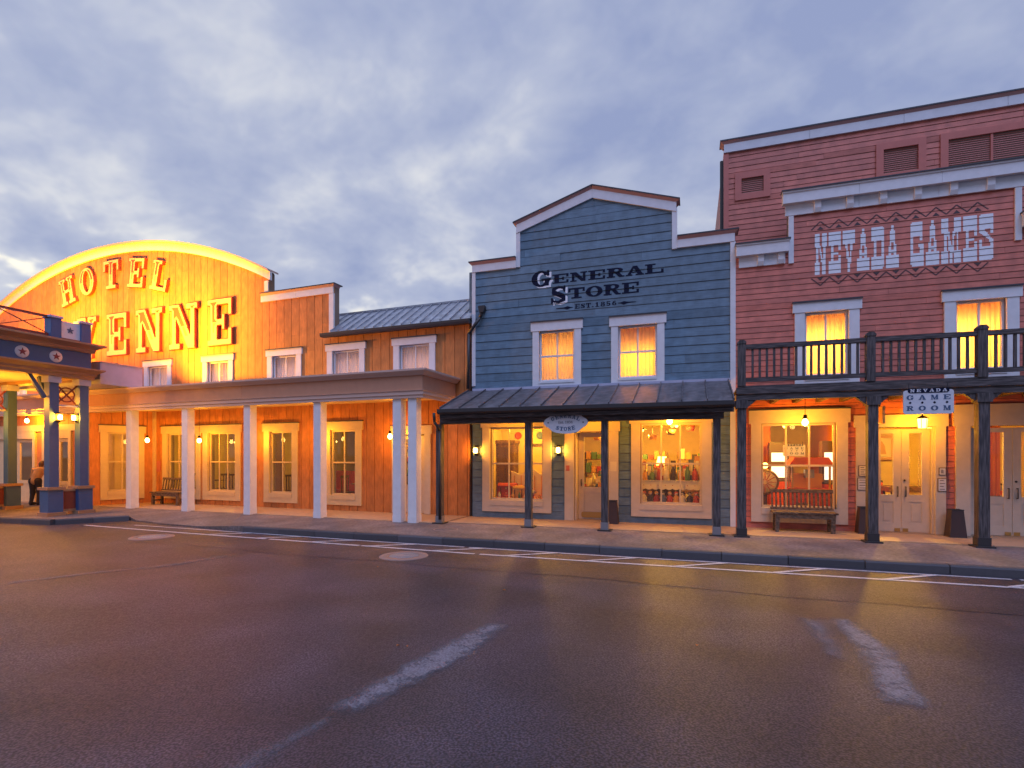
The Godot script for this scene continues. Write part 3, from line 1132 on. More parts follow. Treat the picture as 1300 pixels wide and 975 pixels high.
func build_store() -> void:
	var t := thing("general_store", "blue clapboard store with stepped gable parapet and shed roof over its shop windows", "store")
	var zf := ZG + 0.03
	var outline := pg([-5.62, 0.15, 0.99, 0.15, 0.99, 7.0, -0.31, 7.0, -0.31, 7.82, -2.35, 8.42, -4.36, 7.82, -4.36, 7.0, -5.62, 7.0])
	var up := [[-3.96, -2.59, 3.62, 5.31], [-1.92, -0.55, 3.61, 5.29]]
	var shop := [[-5.37, -3.37, 0.32, 2.75], [-1.43, 0.52, 0.32, 2.78]]
	var door := [-3.06, -1.70, 0.0, 2.66]
	var openings := []
	for o in up:
		openings.append([o[0] + 0.22, o[1] - 0.22, o[2] + 0.1, o[3] - 0.27])
	for o in shop:
		openings.append([o[0] + 0.28, o[1] - 0.24, o[2] + 0.3, o[3] - 0.18])
	openings.append([-2.80, -1.95, 0.0, 2.42])
	put(t, "wall", wall_mesh(outline, openings, ZG - 0.2, ZG), M.sheathing)
	var holes := []
	for o in up + shop + [door]:
		holes.append([o[0] + 0.06, o[1] - 0.06, o[2] + 0.02, o[3] - 0.02])
	# roof of the porch covers a strip of the wall
	siding(t, "clapboard", "blue", outline, holes, false, PG, 0.009, ZG, 0.03, 3.4)
	# corner boards and parapet
	bx(t, "corner_board", M.trim, -5.63, -5.53, 3.7, 6.79, ZG, zf + 0.03)
	bx(t, "corner_board", M.trim, 0.885, 1.0, 0.15, 6.79, ZG, zf + 0.035)
	bx(t, "corner_board", M.trim, -4.37, -4.26, 6.79, 7.76, ZG, zf + 0.03)
	bx(t, "corner_board", M.trim, -0.42, -0.30, 6.79, 7.76, ZG, zf + 0.03)
	cap(t, "parapet_coping", Vector2(-5.62, 7.07), Vector2(-4.372, 7.07), zf, 0.29, 0.10, 0.09, 0.0)
	cap(t, "parapet_coping", Vector2(-0.298, 7.09), Vector2(0.98, 7.09), zf, 0.29, 0.10, 0.0, 0.09)
	cap(t, "gable_coping", Vector2(-4.36, 8.0), Vector2(-2.352, 8.635), zf, 0.32, 0.10, 0.09, 0.0)
	cap(t, "gable_coping", Vector2(-2.348, 8.635), Vector2(-0.32, 8.0), zf, 0.32, 0.10, 0.0, 0.09)
	# windows
	for i in 2:
		var w := window(t, up[i], zf, 0.215, 0.26, 0.12, 2, [0.5], "trim")
		var c: Array = openings[i]
		curtain(w, c[0] - 0.05, c[1] + 0.05, c[2] - 0.05, c[3] + 0.05, ZG - 0.24, "curtain")
	for i in 2:
		window(t, shop[i], zf, 0.26, 0.18, 0.31, 3, [0.5], "trim_shop")
	store_door(t, zf)
	# rooms behind
	room(t, -5.52, 0.84, 0.17, 3.05, -18.4, ZG - 0.2, "room_yellow", "room_brown")
	bx(t, "interior_wall", M.room_yellow, -5.52, -3.2, 0.17, 3.05, -15.62, -15.5)
	bx(t, "interior_wall", M.room_yellow, -3.2, -3.1, 0.17, 3.05, -15.62, -13.95)
	bx(t, "interior_wall", M.room_yellow, -5.515, -5.5, 0.17, 3.05, -15.5, -13.75)
	room(t, -5.52, 0.84, 3.25, 5.6, -16.2, ZG - 0.2, "room_yellow", "room_brown")
	bx(t, "interior_wall", M.room_yellow, -2.3, -2.2, 3.25, 5.6, -16.2, ZG - 0.2)
	# side and back of the house
	put(t, "side_wall", prism(pg([-18.6, 0.15, -13.75, 0.15, -13.75, 6.9, -18.6, 6.2]), -0.08, 0.08), M.blue1, Vector3(0.9, 0, 0), Vector3(0, -PI / 2, 0))
	put(t, "side_wall", prism(pg([-18.6, 0.15, -13.75, 0.15, -13.75, 6.9, -18.6, 6.2]), -0.08, 0.08), M.blue1, Vector3(-5.75, 0, 0), Vector3(0, -PI / 2, 0))
	bx(t, "back_wall", M.blue2, -5.7, 0.85, 0.15, 6.3, -18.75, -18.55)
	put(t, "roof", prism(pg([13.72, 6.75, 18.9, 6.0, 18.9, 6.1, 13.72, 6.85]), -3.4, 3.28), M.awning_metal, Vector3(-2.37, 0, 0), Vector3(0, PI / 2, 0))
	store_awning(t)
	# painted name
	var pz := ZG
	var b := 0.15
	for k in [["ink_white", 0.055, -0.045, 0.003], ["ink", 0.0, 0.0, 0.006]]:
		painted(t, "painted_letter", "G", false, -3.95 + k[1], 6.21 + k[2], 0.52, 0.42, pz, k[0], b, PG, 0.009, 0.03, k[3])
		painted(t, "painted_letter", "S", false, -3.46 + k[1], 5.74 + k[2], 0.46, 0.45, pz, k[0], b, PG, 0.009, 0.03, k[3])
	for i in 6:
		painted(t, "painted_letter", "ENERAL"[i], false, -3.39 + 0.467 * i, 6.26, 0.44, 0.235, pz, "ink", b, PG, 0.009, 0.03, 0.006)
	for i in 4:
		painted(t, "painted_letter", "TORE"[i], false, -2.97 + 0.452 * i, 5.83, 0.425, 0.27, pz, "ink", b, PG, 0.009, 0.03, 0.006)
	var ex := -2.80
	for ch in "EST.1856":
		var w := 0.06 if ch == "." else 0.125
		painted(t, "painted_letter", ch, false, ex, 5.565, w, 0.115, pz, "ink", b, PG, 0.009, 0.03, 0.006)
		ex += w + 0.018
	for e in [-1.0, 1.0]:
		var s := st_new()
		var cx: float = -2.28 + e * 0.79
		for i in 40:
			var u := -1.0 + 2.0 * (i + 0.5) / 40
			var hh := 0.008 + 0.03 * exp(-pow((u * e + 0.35) * 4.0, 2.0)) + 0.012 * (1.0 - absf(u))
			lay_on_boards(s, cx + 0.22 * (u - 0.025), cx + 0.22 * (u + 0.025), 5.61 - hh, 5.61 + hh * 0.8, pz, b, PG, 0.009, 0.03, 0.006)
		put(t, "painted_flourish", fin(s), M.ink)


func store_door(t: Node, zf: float) -> void:
	var d := part(t, "door")
	var m: Material = M.trim_shop
	bx(d, "jamb_casing", m, -3.06, -2.82, 0.16, 2.42, zf - 0.03, zf + 0.04)
	bx(d, "jamb_casing", m, -1.94, -1.70, 0.16, 2.42, zf - 0.03, zf + 0.04)
	bx(d, "head_casing", m, -3.1, -1.66, 2.42, 2.66, zf - 0.03, zf + 0.055)
	bx(d, "reveal", m, -2.82, -2.77, 0.16, 2.42, zf - 0.34, zf - 0.0301)
	bx(d, "reveal", m, -1.99, -1.94, 0.16, 2.42, zf - 0.34, zf - 0.0301)
	var z := zf - 0.3
	bx(d, "stile", m, -2.765, -2.62, 0.17, 2.41, z - 0.045, z)
	bx(d, "stile", m, -2.12, -1.995, 0.17, 2.41, z - 0.045, z)
	bx(d, "top_rail", m, -2.619, -2.121, 2.29, 2.41, z - 0.045, z)
	bx(d, "lock_rail", m, -2.619, -2.121, 0.86, 1.0, z - 0.045, z)
	bx(d, "lower_panel", m, -2.619, -2.121, 0.17, 0.86, z - 0.04, z - 0.015)
	put(d, "kick_plate", prism(rounded(0.62, 0.15, 0.05), 0, 0.006), M.brass, Vector3(-2.38, 0.285, z + 0.001))
	pane(d, -2.62, -2.12, 1.0, 2.29, z - 0.02)
	bx(d, "handle", M.bronze, -2.70, -2.675, 1.02, 1.2, z + 0.01, z + 0.035)
	bx(d, "threshold", M.porch, -2.82, -1.94, 0.15, 0.17, z - 0.1, zf)
	bx(t, "notice", M.red_trim, -3.02, -2.93, 1.42, 1.56, zf + 0.041, zf + 0.045)
	bx(t, "notice", M.goods_cream, -1.90, -1.74, 1.42, 1.66, zf + 0.041, zf + 0.045)


func rounded(w: float, h: float, r: float) -> PackedVector2Array:
	var p := PackedVector2Array()
	for c in [[1, 1, 0.0], [-1, 1, 0.25], [-1, -1, 0.5], [1, -1, 0.75]]:
		for i in 6:
			var a: float = TAU * (c[2] + 0.25 * i / 5)
			p.append(Vector2(c[0] * (w / 2 - r) + r * cos(a), c[1] * (h / 2 - r) + r * sin(a)))
	return p


func shed_roof(t: Node, nm: String, x0: float, x1: float, ytop: float, ztop: float, yeave: float, zeave: float, m: String, seam: float) -> void:
	# standing seam metal: a sheet per bay with an upstanding seam at each joint
	var a := part(t, nm)
	var run := zeave - ztop
	var fall := ytop - yeave
	var l := Vector2(run, fall).length()
	var tilt := atan2(fall, run)
	var n := int(round((x1 - x0) / seam))
	for i in n:
		var xa := lerpf(x0, x1, float(i) / n)
		var xb := lerpf(x0, x1, float(i + 1) / n)
		var b := BoxMesh.new()
		b.size = Vector3(xb - xa - 0.004, 0.025, l)
		put(a, "roof_sheet", b, M[m], Vector3((xa + xb) / 2, (ytop + yeave) / 2, (ztop + zeave) / 2), Vector3(tilt, 0, rng.randf_range(-0.004, 0.004)))
	for i in n + 1:
		var xm := lerpf(x0, x1, float(i) / n)
		var b := BoxMesh.new()
		b.size = Vector3(0.022, 0.055, l)
		put(a, "seam", b, M[m], Vector3(xm, (ytop + yeave) / 2 + 0.03, (ztop + zeave) / 2), Vector3(tilt, 0, 0))


func store_awning(t: Node) -> void:
	shed_roof(t, "porch_roof", -5.72, 0.84, 3.56, ZG + 0.06, 2.92, -11.68, "awning_metal", 0.52)
	bx(t, "flashing", M.lead_grey, -5.6, 0.88, 3.56, 3.62, ZG + 0.03, ZG + 0.1)
	var s := st_new()
	sprism(s, pg([11.68, 2.92, 11.56, 2.92, 11.56, 2.84, 11.6, 2.80, 11.68, 2.80]), -3.3, 3.27)
	put(t, "gutter", fin(s), M.bronze, Vector3(-2.44, 0, 0), Vector3(0, PI / 2, 0))
	bx(t, "porch_beam", M.timber_across, -5.82, 0.66, 2.58, 2.80, -12.06, -11.88)
	bx(t, "porch_fascia", M.timber_across, -5.74, 0.84, 2.70, 2.86, -11.74, -11.70)
	# rafters under the sheets
	for i in 11:
		var x := -5.5 + i * 0.6
		var b := BoxMesh.new()
		b.size = Vector3(0.07, 0.12, 1.9)
		put(t, "rafter", b, M.timber, Vector3(x, 3.155, -12.6), Vector3(atan2(0.64, 1.8), 0, 0))
	for x in [-5.86, -3.575, -1.805, 0.52]:
		var p := part(t, "post")
		bx(p, "shaft", M.timber, x - 0.075, x + 0.075, 0.33, 2.58, -12.05, -11.9)
		bx(p, "shoe", M.steel, x - 0.085, x + 0.085, 0.17, 0.33, -12.06, -11.89)
		bx(p, "foot_plate", M.bronze, x - 0.15, x + 0.15, 0.14, 0.17, -12.12, -11.83)
	# rain pipes: one on the end post, one where the hotel roof drains
	var g := st_new(true)
	for q in [[Vector3(-5.86, 2.84, -11.64), Vector3(-5.86, 2.62, -11.68)], [Vector3(-5.86, 2.62, -11.68), Vector3(-5.80, 2.42, -11.84)], [Vector3(-5.80, 2.42, -11.84), Vector3(-5.80, 0.25, -11.84)]]:
		rod(g, q[0], q[1], 0.035, 0.035)
	put(t, "rain_pipe", fin(g), M.bronze)


# ---------------------------------------------------------------- the red game hall
const ZN := -13.47
const PN := 0.128


func build_game_hall() -> void:
	var t := thing("game_hall", "red clapboard hall with balcony, white cornices and a taller block behind", "building")
	var zf := ZN + 0.022
	var outline := pg([1.0, 0.15, 10.0, 0.15, 10.0, 6.55, 6.3, 6.55, 6.3, 7.6, 2.1, 7.6, 2.1, 6.55, 1.0, 6.55])
	var up := [[2.18, 3.53, 3.36, 5.25], [4.97, 6.31, 3.36, 5.25], [7.76, 9.1, 3.36, 5.25]]
	var shop := [1.28, 3.31, 0.30, 2.87]
	var d1 := [3.38, 5.08, 0.0, 2.68]
	var d2 := [5.17, 7.3, 0.0, 2.86]
	var openings := []
	for o in up:
		openings.append([o[0] + 0.25, o[1] - 0.25, o[2] + 0.22, o[3] - 0.24])
	openings.append([1.56, 3.03, 0.62, 2.53])
	openings.append([3.74, 4.86, 0.0, 2.42])
	openings.append([5.46, 6.98, 0.0, 2.42])
	put(t, "wall", wall_mesh(outline, openings, ZN - 0.2, ZN), M.sheathing)
	var holes := []
	for o in up + [shop, d1, d2]:
		holes.append([o[0] + 0.06, o[1] - 0.06, o[2] + 0.02, o[3] - 0.02])
	siding(t, "clapboard", "red", outline, holes, false, PN, 0.009, ZN, 0.022, 3.8)
	# cornices
	hall_cornice(t, 1.97, 6.42, 7.74, zf, 2.61, 0.623, 6)
	hall_cornice(t, 1.003, 2.095, 6.68, zf, 1.46, 0.42, 2)
	hall_cornice(t, 6.305, 10.1, 6.68, zf, 6.75, 0.62, 6)
	bx(t, "corner_board", M.trim, 2.1, 2.205, 6.14, 7.2, ZN, zf + 0.03)
	bx(t, "corner_board", M.trim, 6.2, 6.31, 6.14, 7.2, ZN, zf + 0.03)
	# taller block
	var zt := -14.12
	var tower := part(t, "upper_block")
	put(tower, "upper_wall", wall_mesh(pg([0.78, 6.0, 10.1, 6.0, 10.1, 9.25, 0.78, 9.25]), [], zt - 0.2, zt), M.sheathing)
	var lv := [[1.03, 1.81, 8.01, 8.67], [3.98, 4.93, 8.0, 8.84], [5.19, 7.6, 7.9, 8.84]]
	var lh := []
	for o in lv:
		lh.append([o[0] + 0.03, o[1] - 0.03, o[2] + 0.03, o[3] - 0.03])
	siding(tower, "clapboard", "red", pg([0.89, 6.4, 10.1, 6.4, 10.1, 9.22, 0.89, 9.22]), lh, false, PN, 0.009, zt, 0.022, 3.6)
	bx(tower, "corner_board", M.red_trim, 0.775, 0.888, 6.3, 9.22, zt - 0.1, zt + 0.04)
	for i in 3:
		var o: Array = lv[i]
		var v := part(t, "louvre")
		var c := 0.145
		var z := zt + 0.022
		bx(v, "casing", M.red_trim, o[0], o[0] + c, o[2], o[3], z - 0.02, z + 0.03)
		bx(v, "casing", M.red_trim, o[1] - c, o[1], o[2], o[3], z - 0.02, z + 0.03)
		bx(v, "casing", M.red_trim, o[0] + c, o[1] - c, o[3] - c, o[3], z - 0.02, z + 0.028)
		bx(v, "casing", M.red_trim, o[0] + c, o[1] - c, o[2], o[2] + c, z - 0.02, z + 0.028)
		var ys: float = o[2] + c
		while ys < o[3] - c - 0.03:
			var sl := BoxMesh.new()
			sl.size = Vector3(o[1] - o[0] - 2 * c, 0.045, 0.008)
			put(v, "slat", sl, M.red_louvre, Vector3((o[0] + o[1]) / 2, ys + 0.03, z - 0.025), Vector3(-0.6, 0, 0))
			ys += 0.045
		if i == 2:
			bx(v, "mullion", M.red_trim, 6.09, 6.13, o[2] + c, o[3] - c, z - 0.02, z + 0.012)
	cap(tower, "roof_coping", Vector2(0.78, 9.51), Vector2(10.1, 9.51), zt + 0.02, 0.30, 0.09, 0.09, 0.09)
	put(tower, "side_wall", prism(pg([-22.0, 0.2, -14.3, 0.2, -14.3, 9.4, -22.0, 9.4]), -0.06, 0.06), M.red1, Vector3(0.85, 0, 0), Vector3(0, -PI / 2, 0))
	bx(tower, "upper_roof", M.cap_metal, 0.8, 10.1, 9.3, 9.42, -22.0, zt - 0.2)
	put(tower, "rain_pipe", rod_mesh(Vector3(0.73, 9.05, zt - 0.02), Vector3(0.73, 6.6, zt - 0.02), 0.04), M.bronze)
	# upstairs doors with drawn curtains, lit from inside
	for i in 3:
		var o: Array = openings[i]
		var w := window(t, up[i], zf, 0.245, 0.245, 0.22, 2, [], "trim")
		if i < 2:
			curtain(w, o[0] - 0.05, o[1] + 0.05, o[2] - 0.05, o[3] + 0.05, ZN - 0.24, "curtain")
	window(t, shop, zf, 0.26, 0.33, 0.33, 3, [0.5], "trim_shop")
	hall_door(t, 3.38, 5.08, 2.68, 3.74, 4.86, zf, 0.05)
	hall_door(t, 5.17, 7.3, 2.86, 5.46, 6.98, zf, 0.05)
	for q in [[3.46, 3.62, 1.36, 1.60, "goods_cream"], [3.44, 3.64, 1.06, 1.33, "sign_white"], [4.91, 5.04, 1.40, 1.56, "sign_white"], [4.89, 5.05, 1.06, 1.34, "sign_white"]]:
		var f := part(t, "notice_frame")
		bx(f, "notice_border", M.timber_warm, q[0], q[1], q[2], q[3], zf + 0.042, zf + 0.052)
		bx(f, "notice_paper", M[q[4]], q[0] + 0.014, q[1] - 0.014, q[2] + 0.014, q[3] - 0.014, zf + 0.053, zf + 0.056)
		for k in 4:
			var y: float = lerpf(q[2] + 0.05, q[3] - 0.05, k / 3.0)
			bx(f, "notice_line", M.ink_brown, q[0] + 0.035, q[1] - 0.035 - 0.02 * (k % 2), y - 0.006, y + 0.006, zf + 0.0565, zf + 0.0575)
	# rooms
	room(t, 1.1, 9.9, 0.17, 3.0, -18.6, ZN - 0.2, "room_yellow", "room_brown", "room_orange")
	bx(t, "interior_wall", M.room_orange, 3.5, 3.6, 0.17, 3.0, -18.5, -15.9)
	bx(t, "interior_wall", M.room_orange, 1.12, 2.15, 0.17, 3.0, -16.8, -16.7)
	room(t, 1.1, 9.9, 3.2, 5.6, -16.2, ZN - 0.2, "room_yellow", "room_brown")
	bx(t, "interior_wall", M.room_yellow, 4.2, 4.3, 3.2, 5.6, -16.2, ZN - 0.2)
	bx(t, "interior_wall", M.room_yellow, 6.9, 7.0, 3.2, 5.6, -16.2, ZN - 0.2)
	bx(t, "back_wall", M.red2, 1.0, 10.1, 0.15, 9.3, -22.1, -21.95)
	bx(t, "end_wall", M.red2, 10.0, 10.12, 0.15, 9.3, -22.0, ZN - 0.01)
	hall_balcony(t)
	hall_lettering(t)


func hall_cornice(t: Node, x0: float, x1: float, y: float, zf: float, bx0: float, step: float, n: int) -> void:
	var c := part(t, "cornice")
	bx(c, "drip_cap", M.cap_metal, x0 - 0.03, x1 + 0.03, y - 0.025, y, zf - 0.02, zf + 0.19)
	bx(c, "bed_mould", M.trim, x0 - 0.01, x1 + 0.01, y - 0.065, y - 0.025, zf - 0.02, zf + 0.165)
	var k := maxi(1, int(round((x1 - x0) / 1.5)))
	for i in k:
		bx(c, "crown_board", M.trim, lerpf(x0, x1, float(i) / k) + 0.002, lerpf(x0, x1, float(i + 1) / k) - 0.002, y - 0.29, y - 0.065, zf - 0.02, zf + 0.145)
		bx(c, "frieze_board", M.trim, lerpf(x0 + 0.06, x1 - 0.06, float(i) / k) + 0.002, lerpf(x0 + 0.06, x1 - 0.06, float(i + 1) / k) - 0.002, y - 0.53, y - 0.29, zf - 0.02, zf + 0.035)
	for i in n:
		var x := bx0 + i * step
		if x < x1 - 0.1:
			put(c, "bracket", prism(pg([0.035, -0.53, 0.055, -0.53, 0.085, -0.44, 0.085, -0.291, 0.035, -0.291]), -0.065, 0.065), M.trim, Vector3(x + 0.065, y, zf), Vector3(0, -PI / 2, 0))


func hall_door(t: Node, x0: float, x1: float, y1: float, o0: float, o1: float, zf: float, step: float) -> void:
	var d := part(t, "double_door")
	var m: Material = M.trim_shop
	bx(d, "jamb_casing", m, x0 + 0.04, o0, 0.16, 2.42, zf - 0.03, zf + 0.04)
	bx(d, "jamb_casing", m, o1, x1 - 0.04, 0.16, 2.42, zf - 0.03, zf + 0.04)
	bx(d, "head_casing", m, x0, x1, 2.42, y1, zf - 0.03, zf + 0.055)
	bx(d, "reveal", m, o0, o0 + 0.04, 0.16, 2.42, zf - 0.25, zf - 0.0301)
	bx(d, "reveal", m, o1 - 0.04, o1, 0.16, 2.42, zf - 0.25, zf - 0.0301)
	var z := zf - 0.12
	var mid := (o0 + o1) / 2
	for q in [[o0 + 0.045, mid - 0.004, 1], [mid + 0.004, o1 - 0.045, -1]]:
		var a: float = q[0]
		var b: float = q[1]
		var st := 0.14
		bx(d, "stile", m, a, a + st, 0.175, 2.38, z - 0.045, z)
		bx(d, "stile", m, b - st, b, 0.175, 2.38, z - 0.045, z)
		bx(d, "top_rail", m, a + st, b - st, 2.29, 2.38, z - 0.045, z - 0.001)
		bx(d, "lock_rail", m, a + st, b - st, 0.82, 0.97, z - 0.045, z - 0.001)
		bx(d, "bottom_rail", m, a + st, b - st, 0.175, 0.36, z - 0.045, z - 0.001)
		bx(d, "lower_panel", m, a + st, b - st, 0.36, 0.82, z - 0.04, z - 0.014)
		bx(d, "raised_field", m, a + st + 0.05, b - st - 0.05, 0.41, 0.77, z - 0.014, z - 0.004)
		pane(d, a + st, b - st, 0.97, 2.29, z - 0.02)
		var hx: float = (b - 0.07) if q[2] > 0 else (a + 0.07)
		var h := st_new(true)
		rod(h, Vector3(hx, 0.93, z + 0.045), Vector3(hx, 1.15, z + 0.045), 0.011, 0.011)
		rod(h, Vector3(hx, 0.94, z), Vector3(hx, 0.94, z + 0.045), 0.009, 0.009)
		rod(h, Vector3(hx, 1.14, z), Vector3(hx, 1.14, z + 0.045), 0.009, 0.009)
		put(d, "pull_handle", fin(h), M.bronze)
		bx(d, "foot_bolt", M.brass, hx - 0.05, hx + 0.05, 0.18, 0.25, z + 0.001, z + 0.012)
	put(d, "lock", ball(0.022), M.bronze, Vector3(mid + 0.06, 1.28, z + 0.01))
	bx(d, "threshold", M.porch, o0, o1, 0.15, 0.17, z - 0.1, zf)


func hall_balcony(t: Node) -> void:
	# decking on joists carried by a beam over dark posts
	var b := part(t, "balcony")
	for i in 9:
		bx(b, "deck_board", M.timber_across, 0.93, 9.9, 3.2, 3.235, ZN + 0.03 + i * 0.172, ZN + 0.195 + i * 0.172)
	bx(b, "deck_fascia", M.timber_across, 0.9, 9.9, 3.07, 3.198, -11.95, -11.89)
	bx(b, "beam", M.timber_across, 0.9, 9.9, 2.945, 3.065, -12.06, -11.92)
	var x := 1.3
	while x < 9.8:
		bx(b, "joist", M.timber_warm, x - 0.04, x + 0.04, 2.99, 3.19, -13.44, -12.07)
		x += 0.46
	for px in [1.0, 3.32, 5.05, 7.4, 9.7]:
		var p := part(t, "post")
		bx(p, "shaft", M.timber, px - 0.085, px + 0.085, 0.32, 2.78, -12.07, -11.9)
		bx(p, "capital", M.timber, px - 0.115, px + 0.115, 2.78, 2.94, -12.1, -11.87)
		bx(p, "shoe", M.bronze, px - 0.1, px + 0.1, 0.17, 0.32, -12.085, -11.885)
		bx(p, "foot_plate", M.bronze, px - 0.15, px + 0.15, 0.14, 0.17, -12.13, -11.84)
		put(p, "knee", prism(pg([0.115, 2.94, 0.28, 2.94, 0.115, 2.80]), -0.05, 0.05), M.timber, Vector3(px, 0, -11.985))
		put(p, "knee", prism(pg([-0.115, 2.94, -0.28, 2.94, -0.115, 2.80]), -0.05, 0.05), M.timber, Vector3(px, 0, -11.985))
	var r := part(t, "balcony_railing")
	var posts := [1.0, 3.28, 5.025, 7.4, 9.7]
	for k in posts.size():
		var px: float = posts[k]
		var s := st_new()
		sbox(s, px - 0.075, px + 0.075, 3.235, 4.10, -12.02, -11.88)
		put(r, "newel", fin(s), M.timber)
		put(r, "newel_cap", prism(pg([-0.085, 0, 0.085, 0, 0.085, 0.03, 0.045, 0.075, -0.045, 0.075, -0.085, 0.03]), -0.08, 0.08), M.timber, Vector3(px, 4.10, -11.95))
		if k < posts.size() - 1:
			var pb: float = posts[k + 1]
			bx(r, "hand_rail", M.timber_across, px + 0.075, pb - 0.075, 3.99, 4.075, -12.0, -11.9)
			bx(r, "foot_rail", M.timber_across, px + 0.075, pb - 0.075, 3.315, 3.395, -11.985, -11.915)
			var n := int(round((pb - px - 0.15) / 0.137))
			for i in range(1, n):
				var bxx := lerpf(px + 0.075, pb - 0.075, float(i) / n)
				bx(r, "baluster", M.timber, bxx - 0.021, bxx + 0.021, 3.395, 3.99, -11.97, -11.93)


func hall_lettering(t: Node) -> void:
	var x := 2.63
	for ch in "NEVADA":
		var w := 0.235
		painted(t, "painted_letter", ch, true, x, 5.83, w, 0.91, ZN, "ink_white", 0.15, PN, 0.009, 0.022)
		x += w + 0.036
	x = 4.43
	for ch in "GAMES":
		var w := 0.34 if ch == "M" else 0.235
		painted(t, "painted_letter", ch, true, x, 5.81, w, 0.94, ZN, "ink_white", 0.15, PN, 0.009, 0.022)
		x += w + 0.036
	# zigzag and triangles above and below
	for e in [1.0, -1.0]:
		var base := 6.84 if e > 0 else 5.76
		for i in 9:
			var x0 := 2.56 + 0.357 * i
			var s := st_new()
			for q in [[0.0, 0.178, 0.0, 0.17], [0.178, 0.357, 0.17, 0.0]]:
				for k in 10:
					var u0: float = lerpf(q[0], q[1], k / 10.0)
					var u1: float = lerpf(q[0], q[1], (k + 1) / 10.0)
					var y: float = base + e * lerpf(q[2], q[3], (k + 0.5) / 10.0)
					lay_on_boards(s, x0 + u0 - 0.004, x0 + u1 + 0.004, y - 0.012, y + 0.012, ZN, 0.15, PN, 0.009, 0.022, 0.004)
			put(t, "painted_zigzag", fin(s), M.ink_brown)
			s = st_new()
			for k in 6:
				var hw := 0.066 * (1.0 - (k + 0.5) / 6)
				var y0: float = base - e * 0.012 + e * 0.075 * k / 6.0
				var y1: float = base - e * 0.012 + e * 0.075 * (k + 1) / 6.0
				lay_on_boards(s, x0 + 0.178 - hw, x0 + 0.178 + hw, minf(y0, y1), maxf(y0, y1), ZN, 0.15, PN, 0.009, 0.022, 0.005)
			put(t, "painted_triangle", fin(s), M.ink_brown)


# ---------------------------------------------------------------- the hotel
func arch_y(x: float) -> float:
	return 9.6 - (16.6 - sqrt(16.6 * 16.6 - (x + 14.6) * (x + 14.6)))


